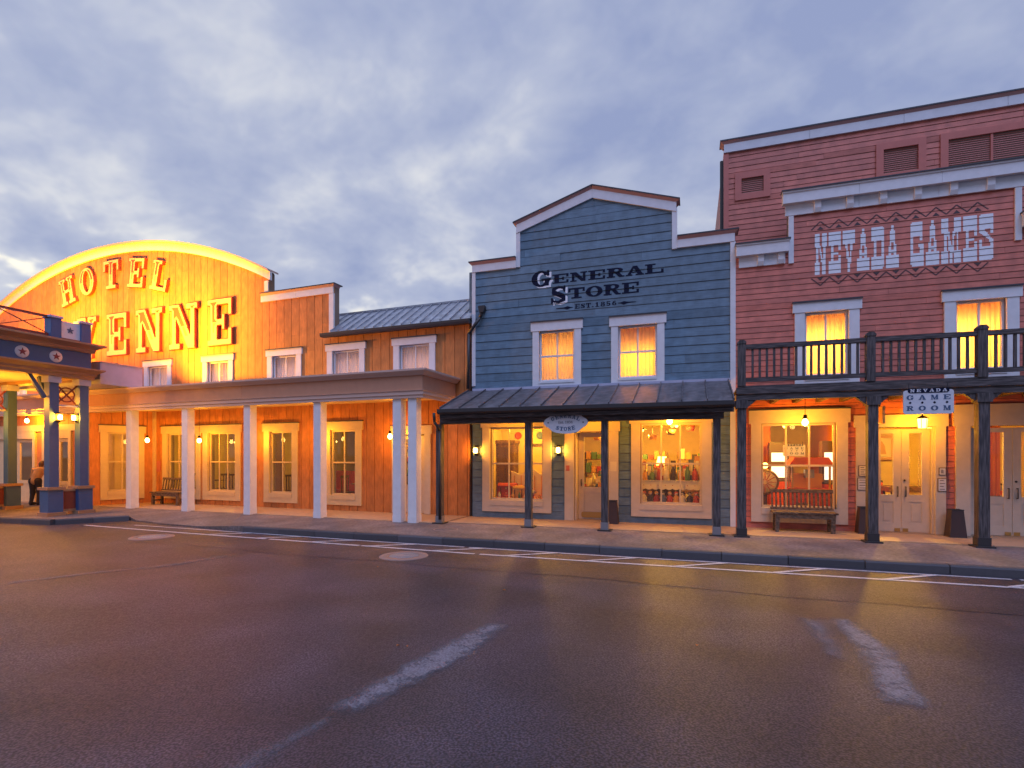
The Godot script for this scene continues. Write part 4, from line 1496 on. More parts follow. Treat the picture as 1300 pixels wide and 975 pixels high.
func build_hotel() -> void:
	var t := thing("hotel", "ochre boarded hotel with arched false front, white window frames and columned porch", "hotel", HOTEL_AT, HOTEL_TURN)
	mat("tan_mould", Color(0.56, 0.39, 0.32), 0.5)
	var outline := PackedVector2Array([Vector2(-22.2, 3.4), Vector2(0.0, 3.4), Vector2(0.0, 5.5), Vector2(-4.56, 5.5), Vector2(-4.56, 7.0), Vector2(-7.13, 7.0), Vector2(-7.13, 7.7)])
	for i in 31:
		var x := -7.16 - 15.04 * i / 30.0
		outline.append(Vector2(x, arch_y(x) - 0.08))
	var up := []
	var upo := []
	for c in [-20.5, -17.9, -15.06, -12.21, -9.33, -6.48, -4.11, -1.74]:
		up.append([c - 0.73, c + 0.73, 3.5, 5.22])
		upo.append([c - 0.49, c + 0.49, 3.62, 4.98])
	put(t, "upper_wall", wall_mesh(outline, upo, -0.25, -0.03), M.sheathing)
	var holes := []
	for o in up:
		holes.append([o[0] + 0.06, o[1] - 0.06, o[2] - 0.2, o[3] - 0.02])
	siding(t, "board", "ochre", outline, holes, true, 0.302, 0.014, -0.03, 0.03, 3.1)
	for i in up.size():
		var w := window(t, up[i], 0.0, 0.235, 0.225, 0.12, 2, [0.44], "trim")
		var o: Array = upo[i]
		curtain(w, o[0] - 0.04, o[1] + 0.04, o[2] - 0.04, o[3] + 0.04, -0.17, "sheer")
	# ground floor behind the porch
	var g := [[-12.0, -10.06, 0.32, 2.87], [-10.05, -8.27, 0.32, 2.87], [-7.35, -5.89, 0.32, 2.87], [-4.95, -3.49, 0.32, 2.87]]
	var go := []
	for o in g:
		go.append([o[0] + 0.27, o[1] - 0.27, o[2] + 0.29, o[3] - 0.28])
	var gh := []
	for o in g:
		gh.append([o[0] + 0.06, o[1] - 0.06, o[2] + 0.02, o[3] - 0.02])
	gh.append([-2.45, -1.23, 0.0, 2.64])
	go.append([-2.27, -1.4, 0.0, 2.42])
	var low := pg([-12.45, 0.15, 0.0, 0.15, 0.0, 3.4, -12.45, 3.4])
	put(t, "wall", wall_mesh(low, go, -0.25, -0.03), M.sheathing)
	siding(t, "board", "ochre", pg([-12.45, 0.15, 0.0, 0.15, 0.0, 3.38, -12.45, 3.38]), gh, true, 0.302, 0.014, -0.03, 0.03, 6.0)
	window(t, g[0], 0.0, 0.27, 0.28, 0.3, 3, [0.5], "trim_cream")
	window(t, g[1], 0.0, 0.27, 0.28, 0.3, 3, [0.5], "trim_cream")
	window(t, g[2], 0.0, 0.27, 0.28, 0.3, 2, [0.5], "trim_cream")
	window(t, g[3], 0.0, 0.27, 0.28, 0.3, 2, [0.5], "trim_cream")
	hall_door(t, -2.51, -1.17, 2.67, -2.27, -1.4, 0.0, 0.0)
	bx(t, "corner_board", M.trim_cream, -12.46, -12.3, 0.15, 3.38, 0.0, 0.03)
	bx(t, "notice", M.red_trim, -12.26, -12.08, 1.25, 1.62, 0.001, 0.02)
	# slanting bay towards the entrance
	var bay := part(t, "entrance_bay", Vector3(-13.1, 0, 1.7), Vector3(0, deg_to_rad(69.1), 0))
	var bo := [0.24, 1.58, 0.32, 2.87]
	put(bay, "bay_wall", wall_mesh(pg([0, 0.15, 1.82, 0.15, 1.82, 3.38, 0, 3.38]), [[0.48, 1.34, 0.61, 2.59]], -0.25, -0.03), M.sheathing)
	siding(bay, "board", "ochre", pg([0, 0.15, 1.8, 0.15, 1.8, 3.38, 0, 3.38]), [[0.3, 1.52, 0.34, 2.85]], true, 0.302, 0.014, -0.03, 0.03, 6.0)
	var bw := window(t, bo, 0.0, 0.24, 0.27, 0.29, 2, [0.5], "trim_cream")
	bw.transform = bay.transform
	# entrance front under the canopy
	var ent := part(t, "entrance_front", Vector3(0, 0, 1.45))
	var eo := [[-19.6, -16.6, 0.0, 2.42], [-15.9, -14.6, 0.0, 2.42]]
	put(ent, "entrance_wall", wall_mesh(pg([-24.0, 0.15, -13.12, 0.15, -13.12, 3.38, -24.0, 3.38]), eo, -0.25, -0.03), M.sheathing)
	siding(ent, "board", "ochre", pg([-24.0, 0.15, -13.1, 0.15, -13.1, 3.38, -24.0, 3.38]), [[-19.8, -16.4, 0.0, 2.7], [-16.1, -14.4, 0.0, 2.7]], true, 0.302, 0.014, -0.03, 0.03, 6.0)
	bx(ent, "lintel_board", M.trim_cream, -24.0, -13.6, 2.68, 2.9, 0.0, 0.05)
	var d := part(t, "entrance_doors", Vector3(0, 0, 1.45))
	for q in [[-19.6, -18.6], [-18.6, -17.6], [-17.6, -16.6], [-15.9, -15.25], [-15.25, -14.6]]:
		for e in [q[0], q[1] - 0.12]:
			bx(d, "stile", M.trim_cream, e + 0.002, e + 0.118, 0.16, 2.42, -0.1, -0.04)
		bx(d, "top_rail", M.trim_cream, q[0] + 0.12, q[1] - 0.12, 2.3, 2.42, -0.1, -0.041)
		bx(d, "lock_rail", M.trim_cream, q[0] + 0.12, q[1] - 0.12, 0.8, 0.92, -0.1, -0.041)
		bx(d, "lower_panel", M.trim_cream, q[0] + 0.12, q[1] - 0.12, 0.16, 0.8, -0.09, -0.06)
		pane(d, q[0] + 0.12, q[1] - 0.12, 0.92, 2.3, -0.07)
	for e in [-19.75, -16.6, -16.05, -14.6]:
		bx(d, "jamb_casing", M.trim_cream, e, e + 0.15, 0.16, 2.68, -0.1, 0.04)
	bx(d, "head_casing", M.trim_cream, -19.6, -16.6, 2.42, 2.68, -0.1, 0.04)
	bx(d, "head_casing", M.trim_cream, -15.9, -14.6, 2.42, 2.68, -0.1, 0.04)
	# rooms
	room(t, -13.2, -0.15, 0.17, 3.2, -5.6, -0.25, "room_brown", "room_brown", "room_yellow")
	bx(t, "interior_wall", M.room_yellow, -8.1, -8.0, 0.17, 3.2, -5.6, -1.6)
	bx(t, "interior_wall", M.room_yellow, -5.2, -3.0, 0.17, 3.2, -3.4, -3.3)
	room(t, -23.8, -13.45, 0.17, 3.2, -4.5, 1.2, "room_yellow", "room_brown")
	room(t, -22.0, -0.15, 3.5, 5.4, -2.6, -0.25, "room_brown", "room_brown")
	# parapet trim
	var arc := part(t, "arched_coping")
	for i in 12:
		var p := PackedVector2Array()
		var p2 := PackedVector2Array()
		for k in 5:
			var x := lerpf(-22.2, -7.02, (i + k / 4.0 * 0.998) / 12.0)
			p.append(Vector2(x, arch_y(x) - 0.06))
			p2.append(Vector2(x, arch_y(x)))
		for k in 5:
			var x := lerpf(-22.2, -7.02, (i + (4 - k) / 4.0 * 0.998) / 12.0)
			p.append(Vector2(x, arch_y(x) - 0.33))
			p2.append(Vector2(x, arch_y(x) - 0.06))
		put(arc, "fascia_board", prism(p, -0.03, 0.06), M.trim)
		put(arc, "coping_edge", prism(p2, -0.3, 0.16), M.cap_metal if i > 99 else M.tan_mould)
	bx(t, "corner_board", M.trim, -7.28, -7.13, 7.06, 7.44, -0.03, 0.035)
	cap(t, "parapet_coping", Vector2(-7.42, 7.06), Vector2(-4.56, 7.06), 0.0, 0.29, 0.10, 0.0, 0.09)
	bx(t, "corner_board", M.trim, -4.72, -4.55, 5.5, 6.76, -0.03, 0.035)
	# low roof beside the store
	shed_roof(t, "metal_roof", -4.54, 0.12, 6.42, -1.12, 5.52, 0.2, "zinc", 0.31)
	shed_roof(t, "metal_roof", -6.4, -4.54, 6.42, -1.12, 5.875, -0.32, "zinc", 0.31)
	put(t, "gutter", prism(pg([-0.1, 5.5, -0.3, 5.5, -0.3, 5.44, -0.26, 5.39, -0.12, 5.39]), -2.45, 2.5), M.bronze, Vector3(-2.4, 0, 0), Vector3(0, PI / 2, 0))
	bx(t, "ridge_cap", M.zinc, -6.4, 0.1, 6.4, 6.46, -1.25, -1.05)
	put(t, "back_roof", prism(pg([1.12, 6.40, 3.6, 5.0, 3.6, 4.9, 1.12, 6.30]), -2.4, 2.3), M.zinc, Vector3(-2.25, 0, 0), Vector3(0, PI / 2, 0))
	bx(t, "back_wall", M.ochre1, -24.0, 0.0, 0.15, 5.5, -5.9, -5.72)
	hotel_porch(t)
	hotel_sign()


func hotel_porch(t: Node) -> void:
	var p := part(t, "porch_cornice")
	var x0 := -24.0
	var x1 := -0.42
	# profile seen end on: crown, fascia, architrave; front run and the return at the store's end
	var crown := pg([0, 3.80, 0.05, 3.80, 0.07, 3.83, 0.11, 3.86, 0.15, 3.90, 0.15, 3.945, 0, 3.945])
	var archi := pg([0, 3.24, 0.02, 3.24, 0.02, 3.30, 0.045, 3.32, 0.045, 3.40, 0.07, 3.42, 0.07, 3.425, 0, 3.425])
	for q in [[crown, "crown_mould", "tan_mould"], [archi, "architrave", "tan_mould"]]:
		var a := st_new()
		sprism_mitre(a, q[0], x0, x1, 1.80)
		put(p, q[1], fin(a), M[q[2]])
	for k in 4:
		bx(p, "fascia_board", M.brown_board, lerpf(x0, x1, k / 4.0) + 0.003, lerpf(x0, x1, (k + 1) / 4.0) - 0.003, 3.425, 3.80, 1.74, 1.80)
	bx(p, "fascia_board", M.brown_board, x1 - 0.06, x1, 3.425, 3.80, 0.02, 1.739)
	bx(p, "soffit", M.trim_cream, x0, x1 - 0.001, 3.38, 3.42, 0.0, 1.73)
	bx(p, "deck_roof", M.lead_grey, x0, x1, 3.80, 3.86, 0.0, 1.79)
	bx(p, "inner_beam", M.trim_cream, x0, x1 - 0.01, 3.24, 3.38, 1.5, 1.79)
	for c in [-11.09, -8.62, -6.15, -3.67, -1.18, -0.735]:
		var q := part(t, "porch_column")
		bx(q, "shaft", M.trim, c - 0.118, c + 0.118, 0.15, 3.24, 1.53, 1.77)
		bx(q, "base_board", M.trim, c - 0.124, c + 0.124, 0.14, 0.30, 1.524, 1.776)


func sprism_mitre(s: SurfaceTool, prof: PackedVector2Array, x0: float, x1: float, z: float) -> void:
	# a moulding that runs along x at depth z and turns the corner at x1 back to the wall
	var n := prof.size()
	for i in n:
		var a := prof[i]
		var b := prof[(i + 1) % n]
		var a0 := Vector3(x0, a.y, z + a.x)
		var b0 := Vector3(x0, b.y, z + b.x)
		var a1 := Vector3(x1 + a.x, a.y, z + a.x)
		var b1 := Vector3(x1 + b.x, b.y, z + b.x)
		var a2 := Vector3(x1 + a.x, a.y, 0.02)
		var b2 := Vector3(x1 + b.x, b.y, 0.02)
		quad(s, b0, b1, a1, a0)
		quad(s, b1, b2, a2, a1)


func hotel_sign() -> void:
	var t := thing("hotel_sign", "large raised cream and orange slab letters on the arched front", "sign", HOTEL_AT, HOTEL_TURN)
	var set_ := []
	for i in 5:
		var dx: float = [-2.53, -1.38, 0.0, 1.35, 2.56][i]
		set_.append(["HOTEL"[i], -14.55 + dx, 8.5 - dx * dx / 19.0, 0.84, 1.06, -dx / 10.5])
	for i in 5:
		set_.append(["YENNE"[i], -15.93 + 1.70 * i, 6.27, 1.36 if i in [2, 3] else 1.12, 1.56, 0.0])
	for q in set_:
		var rows := 60
		var cols := int(60.0 * q[3] / q[4])
		var m := glyph_mask(q[0], false, rows, cols)
		var l := put(t, "letter", letter_mesh(m, q[3], q[4], 0.0, 0.10), M.letter_side, Vector3(q[1], q[2], 0.012), Vector3(0, 0, q[5]))
		put(l, "letter_face", letter_mesh(shrink(m, 1), q[3], q[4], 0.1005, 0.108), M.letter_cream)
		for c in pieces_of(rows_of(shrink(m, 4), 30, 60)):
			put(l, "letter_inlay", letter_mesh(c, q[3], q[4], 0.1085, 0.112), M.letter_orange)
		for c in pieces_of(rows_of(shrink(m, 5), 17, 29)):
			put(l, "letter_inlay", letter_mesh(c, q[3], q[4], 0.1085, 0.112), M.goods_amber)


func rows_of(mask: Array, j0: int, j1: int) -> Array:
	var out := []
	for j in mask.size():
		if j >= j0 and j < j1:
			out.append(mask[j])
		else:
			var b := PackedByteArray()
			b.resize(mask[j].size())
			out.append(b)
	return out


func pieces_of(mask: Array) -> Array:
	# the separate islands of a mask
	var seen := {}
	var out := []
	for j in mask.size():
		for i in mask[j].size():
			if mask[j][i] and not seen.has(Vector2i(i, j)):
				var p := rows_of(mask, 0, 0)
				var todo := [Vector2i(i, j)]
				seen[todo[0]] = true
				var n := 0
				while todo.size():
					var c: Vector2i = todo.pop_back()
					p[c.y][c.x] = 1
					n += 1
					for e in [Vector2i(1, 0), Vector2i(-1, 0), Vector2i(0, 1), Vector2i(0, -1)]:
						var k: Vector2i = c + e
						if k.y >= 0 and k.y < mask.size() and k.x >= 0 and k.x < mask[k.y].size() and mask[k.y][k.x] and not seen.has(k):
							seen[k] = true
							todo.append(k)
				if n > 8:
					out.append(p)
	return out


# ---------------------------------------------------------------- the entrance canopy
func build_portico() -> void:
	var t := thing("entrance_canopy", "blue entrance canopy with star medallions, twin columns and a roof railing", "canopy", HOTEL_AT, HOTEL_TURN)
	var xr := -10.82
	var xl := -15.2
	var z0 := 3.02
	var z1 := 8.6
	# beams on all four sides: lower cornice, frieze, upper cornice
	var low := pg([0, 4.02, 0.06, 4.02, 0.06, 4.10, 0.1, 4.13, 0.1, 4.19, 0.17, 4.24, 0.25, 4.29, 0.25, 4.33, 0, 4.33])
	var high := pg([0, 4.80, 0.05, 4.80, 0.08, 4.86, 0.08, 4.90, 0.16, 4.95, 0.27, 5.0, 0.27, 5.05, 0, 5.05])
	for q in [[low, "lower_cornice", M.portico_wood], [high, "upper_cornice", M.portico_wood]]:
		put(t, q[1], ring(q[0], xl, xr, z0, z1, -0.25), q[2])
	put(t, "frieze", ring(pg([0, 4.33, 0, 4.80]), xl, xr, z0, z1, -0.25), M.portico_blue)
	bx(t, "ceiling", M.goods_cream, xl + 0.05, xr - 0.05, 4.12, 4.16, z0 + 0.05, z1 - 0.05)
	bx(t, "roof_deck", M.lead_grey, xl + 0.05, xr - 0.05, 4.98, 5.03, z0 + 0.05, z1 - 0.05)
	# medallions
	for z in [3.92, 4.70, 5.48, 6.26, 7.04, 7.82]:
		var m := put(t, "medallion", lathe([[0.0, 0.02], [0.14, 0.02], [0.16, 0.0]], 24), M.sign_white, Vector3(xr + 0.002, 4.565, z), Vector3(0, 0, -PI / 2))
		put(m, "star", prism(star(0.105), 0.0, 0.01), M.star_red, Vector3(0, 0.021, 0), Vector3(-PI / 2, 0, PI / 2))
	# columns in pairs
	for q in [[xr - 0.02, z0 + 0.17], [xl + 0.9, z0 + 0.17], [xr - 0.02, z1 - 0.95], [xl + 0.9, z1 - 0.95]]:
		column_pair(t, q[0] - 0.12, q[1])
	# roof railing
	var r := part(t, "roof_railing")
	for z in [3.16, 3.92, 7.6, 8.36]:
		bx(r, "newel", M.portico_blue, xr - 0.27, xr + 0.01, 5.05, 5.64, z - 0.13, z + 0.13)
		bx(r, "newel_cap", M.lead_grey, xr - 0.30, xr + 0.04, 5.64, 5.70, z - 0.16, z + 0.16)
	for z in [3.54, 7.98]:
		bx(r, "star_panel", M.sign_white, xr - 0.15, xr - 0.05, 5.13, 5.6, z - 0.25, z + 0.25)
		bx(r, "panel_rail", M.portico_red, xr - 0.17, xr - 0.03, 5.06, 5.13, z - 0.25, z + 0.25)
		put(r, "star", prism(star(0.1), 0, 0.012), M.sign_blue, Vector3(xr - 0.049, 5.37, z), Vector3(0, PI / 2, 0))
	bx(r, "top_rail", M.portico_red, xr - 0.14, xr - 0.08, 5.63, 5.69, 4.05, 7.47)
	bx(r, "bottom_rail", M.portico_red, xr - 0.14, xr - 0.08, 5.13, 5.19, 4.05, 7.47)
	for i in 3:
		var za := 4.05 + 1.14 * i
		var s := st_new()
		rod(s, Vector3(xr - 0.11, 5.19, za), Vector3(xr - 0.11, 5.63, za + 1.14), 0.014, 0.014, 6)
		rod(s, Vector3(xr - 0.10, 5.63, za), Vector3(xr - 0.10, 5.19, za + 1.14), 0.014, 0.014, 6)
		put(r, "cross_brace", fin(s), M.portico_red)
		bx(r, "upright", M.portico_red, xr - 0.13, xr - 0.09, 5.19, 5.63, za + 1.12, za + 1.16)
	# link back to the hotel porch
	bx(t, "link_fascia", M.lead_grey, xl + 0.3, xr - 0.02, 3.96, 4.60, 1.5, z0 - 0.26)
	bx(t, "link_edge", M.tan_mould, xl + 0.28, xr, 4.60, 4.63, 1.48, z0 - 0.26)


func ring(prof: PackedVector2Array, x0: float, x1: float, z0: float, z1: float, inner: float) -> ArrayMesh:
	# profile carried round a rectangle, mitred
	var s := st_new()
	var p := prof.duplicate()
	var hi := 0.0
	var lo := 99.0
	for v in prof:
		hi = maxf(hi, v.y)
		lo = minf(lo, v.y)
	if prof.size() > 2:
		p.remove_at(p.size() - 1)
		p.append(Vector2(inner, hi))
		p[0] = Vector2(inner, lo)
	else:
		p = PackedVector2Array([Vector2(inner, lo), Vector2(0, lo), Vector2(0, hi), Vector2(inner, hi)])
	for i in p.size():
		var a := p[i]
		var b := p[(i + 1) % p.size()]
		var c := func(v: Vector2, k: int) -> Vector3: return Vector3((x0 - v.x) if k in [0, 3] else (x1 + v.x), v.y, (z0 - v.x) if k in [0, 1] else (z1 + v.x))
		for k in 4:
			quad(s, c.call(b, (k + 1) % 4), c.call(b, k), c.call(a, k), c.call(a, (k + 1) % 4))
	return fin(s)


func column_pair(t: Node, x: float, z: float) -> void:
	# two square shafts on pedestals, tied by a red panel below and a lattice above
	for dz in [0.0, 0.76]:
		var c := part(t, "column")
		bx(c, "plinth", M.portico_wood, x - 0.23, x + 0.23, -0.01, 0.24, z + dz - 0.23, z + dz + 0.23)
		bx(c, "pedestal", M.portico_blue, x - 0.185, x + 0.185, 0.24, 0.86, z + dz - 0.185, z + dz + 0.185)
		bx(c, "pedestal_cap", M.portico_wood, x - 0.225, x + 0.225, 0.86, 0.94, z + dz - 0.225, z + dz + 0.225)
		bx(c, "shaft", M.portico_blue, x - 0.12, x + 0.12, 0.94, 3.84, z + dz - 0.115, z + dz + 0.115)
		bx(c, "capital", M.lead_grey, x - 0.16, x + 0.16, 3.84, 4.015, z + dz - 0.155, z + dz + 0.155)
	bx(t, "tie_panel", M.portico_red, x - 0.05, x + 0.05, 0.3, 0.8, z + 0.19, z + 0.59)
	bx(t, "tie_frame", M.portico_wood, x - 0.07, x + 0.07, 0.8, 0.87, z + 0.19, z + 0.59)
	bx(t, "tie_frame", M.portico_wood, x - 0.07, x + 0.07, 0.24, 0.3, z + 0.19, z + 0.59)
	bx(t, "lattice_rail", M.lead_grey, x - 0.04, x + 0.04, 3.20, 3.25, z + 0.12, z + 0.66)
	var s := st_new()
	rod(s, Vector3(x, 3.25, z + 0.12), Vector3(x, 3.83, z + 0.66), 0.022, 0.022, 6)
	rod(s, Vector3(x, 3.83, z + 0.12), Vector3(x, 3.25, z + 0.66), 0.022, 0.022, 6)
	for i in 16:
		var a := TAU * i / 16
		var b := TAU * (i + 1) / 16
		rod(s, Vector3(x, 3.54 + 0.2 * sin(a), z + 0.39 + 0.2 * cos(a)), Vector3(x, 3.54 + 0.2 * sin(b), z + 0.39 + 0.2 * cos(b)), 0.02, 0.02, 6)
	put(t, "lattice", fin(s), M.portico_red)
	# knee brace up to the beam
	var k := BoxMesh.new()
	k.size = Vector3(0.09, 0.09, 0.72)
	put(t, "knee_brace", k, M.portico_blue, Vector3(x, 3.72, z + 0.78 + 0.33), Vector3(-1.03, 0, 0))
	put(t, "knee_brace", k, M.portico_blue, Vector3(x - 0.33, 3.72, z + 0.78), Vector3(-1.03, -PI / 2, 0))


# ---------------------------------------------------------------- lamps
func pendant(label: String, at: Vector3, cord: float, energy: float, group: String, caged := false) -> void:
	var t := thing("pendant_lamp", label, "lamp", at, 0.0, group)
	put(t, "cord", rod_mesh(Vector3(0, 0.1, 0), Vector3(0, cord, 0), 0.007, 6), M.bronze)
	put(t, "lamp_holder", lathe([[0.0, 0.14], [0.035, 0.14], [0.04, 0.08], [0.055, 0.06], [0.055, 0.05], [0.0, 0.05]], 12), M.bronze)
	put(t, "bulb", lathe([[0.0, -0.10], [0.035, -0.09], [0.06, -0.05], [0.062, -0.01], [0.045, 0.03], [0.035, 0.05]], 14), M.bulb)
	if caged:
		var s := st_new()
		for i in 6:
			var a := TAU * i / 6
			rod(s, Vector3(0.078 * cos(a), -0.1, 0.078 * sin(a)), Vector3(0.06 * cos(a), 0.06, 0.06 * sin(a)), 0.005, 0.005, 4)
		put(t, "cage", fin(s), M.bronze)
	lamp_light(t, Vector3(0, -0.02, 0), energy, 0.05)


func wall_lamp(label: String, at: Vector3, turn: float, energy: float, group: String) -> void:
	# a light held between two plates, so that it spreads to the sides
	var t := thing("wall_lamp", label, "lamp", at, turn, group)
	bx(t, "back_plate", M.bronze, -0.05, 0.05, -0.14, 0.14, 0.0, 0.02)
	bx(t, "top_plate", M.bronze, -0.075, 0.075, 0.085, 0.10, 0.0, 0.17)
	bx(t, "bottom_plate", M.bronze, -0.075, 0.075, -0.10, -0.085, 0.0, 0.17)
	put(t, "bulb", lathe([[0.0, -0.07], [0.045, -0.06], [0.05, 0.0], [0.045, 0.06], [0.0, 0.07]], 12), M.bulb, Vector3(0, 0, 0.09))
	lamp_light(t, Vector3(0, 0, 0.09), energy, 0.045)


func lantern(label: String, at: Vector3, energy: float, group: String) -> void:
	var t := thing("lantern", label, "lamp", at, 0.0, group)
	put(t, "cord", rod_mesh(Vector3(0, 0.14, 0), Vector3(0, 0.5, 0), 0.008, 6), M.bronze)
	put(t, "lantern_cap", lathe([[0.0, 0.16], [0.03, 0.14], [0.11, 0.09], [0.11, 0.08], [0.0, 0.08]], 6), M.bronze)
	put(t, "lantern_glass", lathe([[0.0, -0.115], [0.075, -0.11], [0.095, 0.08]], 6), M.bulb_soft)
	for i in 6:
		var a := TAU * i / 6
		put(t, "lantern_bar", rod_mesh(Vector3(0.078 * cos(a), -0.11, 0.078 * sin(a)), Vector3(0.098 * cos(a), 0.08, 0.098 * sin(a)), 0.006, 4), M.bronze)
	lamp_light(t, Vector3(0, -0.02, 0), energy, 0.06)


func build_floodlight() -> void:
	# floodlights on the canopy roof, behind its railing, wash the arched front; the roof edge shades the foot of the wall
	for q in [[-11.6, -10.4, 8.1, 150.0, "floodlight on the canopy roof behind the star panel"], [-13.4, -14.0, 8.3, 80.0, "floodlight in the middle of the canopy roof's rear edge"], [-15.0, -18.6, 8.0, 160.0, "floodlight at the far end of the canopy roof's rear edge"], [-12.7, -6.0, 6.2, 95.0, "added unseen floodlight on the low link roof brightening the hotel's stepped parapet"]]:
		var link: bool = q[3] == 95.0  # extra lamp on the link roof, unseen, added to brighten the parapet
		var at := hotel(Vector3(q[0], 4.61 if link else 5.03, 2.3 if link else 3.45))
		var t := thing("floodlight", q[4], "floodlight", at, 0.0, "floodlights on the canopy roof")
		put(t, "base", lathe([[0.0, 0.0], [0.07, 0.0], [0.07, 0.02], [0.02, 0.03], [0.02, 0.12], [0.0, 0.12]], 10), M.bronze)
		var head := part(t, "lamp_head", Vector3(0, 0.16, 0))
		head.look_at_from_position(at + Vector3(0, 0.16, 0), hotel(Vector3(q[1], q[2], 0)))
		bx(head, "housing", M.bronze, -0.15, 0.15, -0.1, 0.1, 0.0, 0.12)
		bx(head, "flood_lamp", M.bulb_soft, -0.13, 0.13, -0.08, 0.08, -0.008, -0.001)
		var l := SpotLight3D.new()
		l.name = "flood_light"
		l.position = Vector3(0, 0, -0.03)
		l.light_energy = q[3]
		l.light_color = Color(1.0, 0.64, 0.06)
		l.spot_angle = 44.0 if link else 56.0
		l.spot_angle_attenuation = 1.0
		l.light_size = 0.08
		l.spot_range = 60.0
		l.spot_attenuation = 2.0
		l.shadow_enabled = true
		head.add_child(l)


# ---------------------------------------------------------------- things along the street
func bench(label: String, at: Vector3, turn: float, w: float, spindles: int, m: String) -> void:
	var t := thing("bench", label, "bench", at, turn)
	var mm: Material = M[m]
	for i in 3:
		bx(t, "seat_slat", mm, -w / 2, w / 2, 0.40, 0.435, -0.2 + i * 0.145, -0.065 + i * 0.145)
	bx(t, "front_apron", mm, -w / 2 + 0.06, w / 2 - 0.06, 0.30, 0.40, 0.17, 0.2)
	for x in [-w / 2 + 0.09, w / 2 - 0.09]:
		put(t, "leg", prism(pg([-0.045, 0, 0.035, 0, 0.045, 0.4, -0.04, 0.4]), -0.035, 0.035), mm, Vector3(x, 0, 0.16))
		put(t, "leg", prism(pg([-0.045, 0, 0.035, 0, 0.045, 0.4, -0.04, 0.4]), -0.035, 0.035), mm, Vector3(x, 0, -0.15))
		bx(t, "leg_rail", mm, x - 0.02, x + 0.02, 0.12, 0.17, -0.115, 0.125)
	var back := part(t, "backrest", Vector3(0, 0.435, -0.2), Vector3(-0.16, 0, 0))
	bx(back, "top_rail", mm, -w / 2, w / 2, 0.40, 0.47, -0.02, 0.025)
	bx(back, "lower_rail", mm, -w / 2, w / 2, 0.02, 0.07, -0.018, 0.022)
	for i in spindles:
		var x := lerpf(-w / 2 + 0.04, w / 2 - 0.04, float(i) / (spindles - 1))
		bx(back, "spindle", mm, x - 0.018, x + 0.018, 0.07, 0.40, -0.012, 0.014)


func litter_bin(label: String, at: Vector3) -> void:
	var t := thing("litter_bin", label, "bin", at)
	var s := st_new()
	var b := 0.145
	var u := 0.10
	var h := 0.56
	var q := [Vector3(-b, 0, b), Vector3(b, 0, b), Vector3(b, 0, -b), Vector3(-b, 0, -b)]
	var r := [Vector3(-u, h, u), Vector3(u, h, u), Vector3(u, h, -u), Vector3(-u, h, -u)]
	for i in 4:
		var k := (i + 1) % 4
		quad(s, r[i], r[k], q[k], q[i])
	quad(s, q[0], q[1], q[2], q[3])
	put(t, "bin_body", fin(s), M.goods_dark)
	bx(t, "bin_rim", M.bronze, -u - 0.006, u + 0.006, h - 0.02, h + 0.004, u - 0.012, u + 0.006)
	bx(t, "bin_rim", M.bronze, -u - 0.006, u + 0.006, h - 0.02, h + 0.004, -u - 0.006, -u + 0.012)
	bx(t, "ash_tray", M.steel, -u + 0.012, u - 0.012, h - 0.03, h - 0.01, -u + 0.012, u - 0.012)


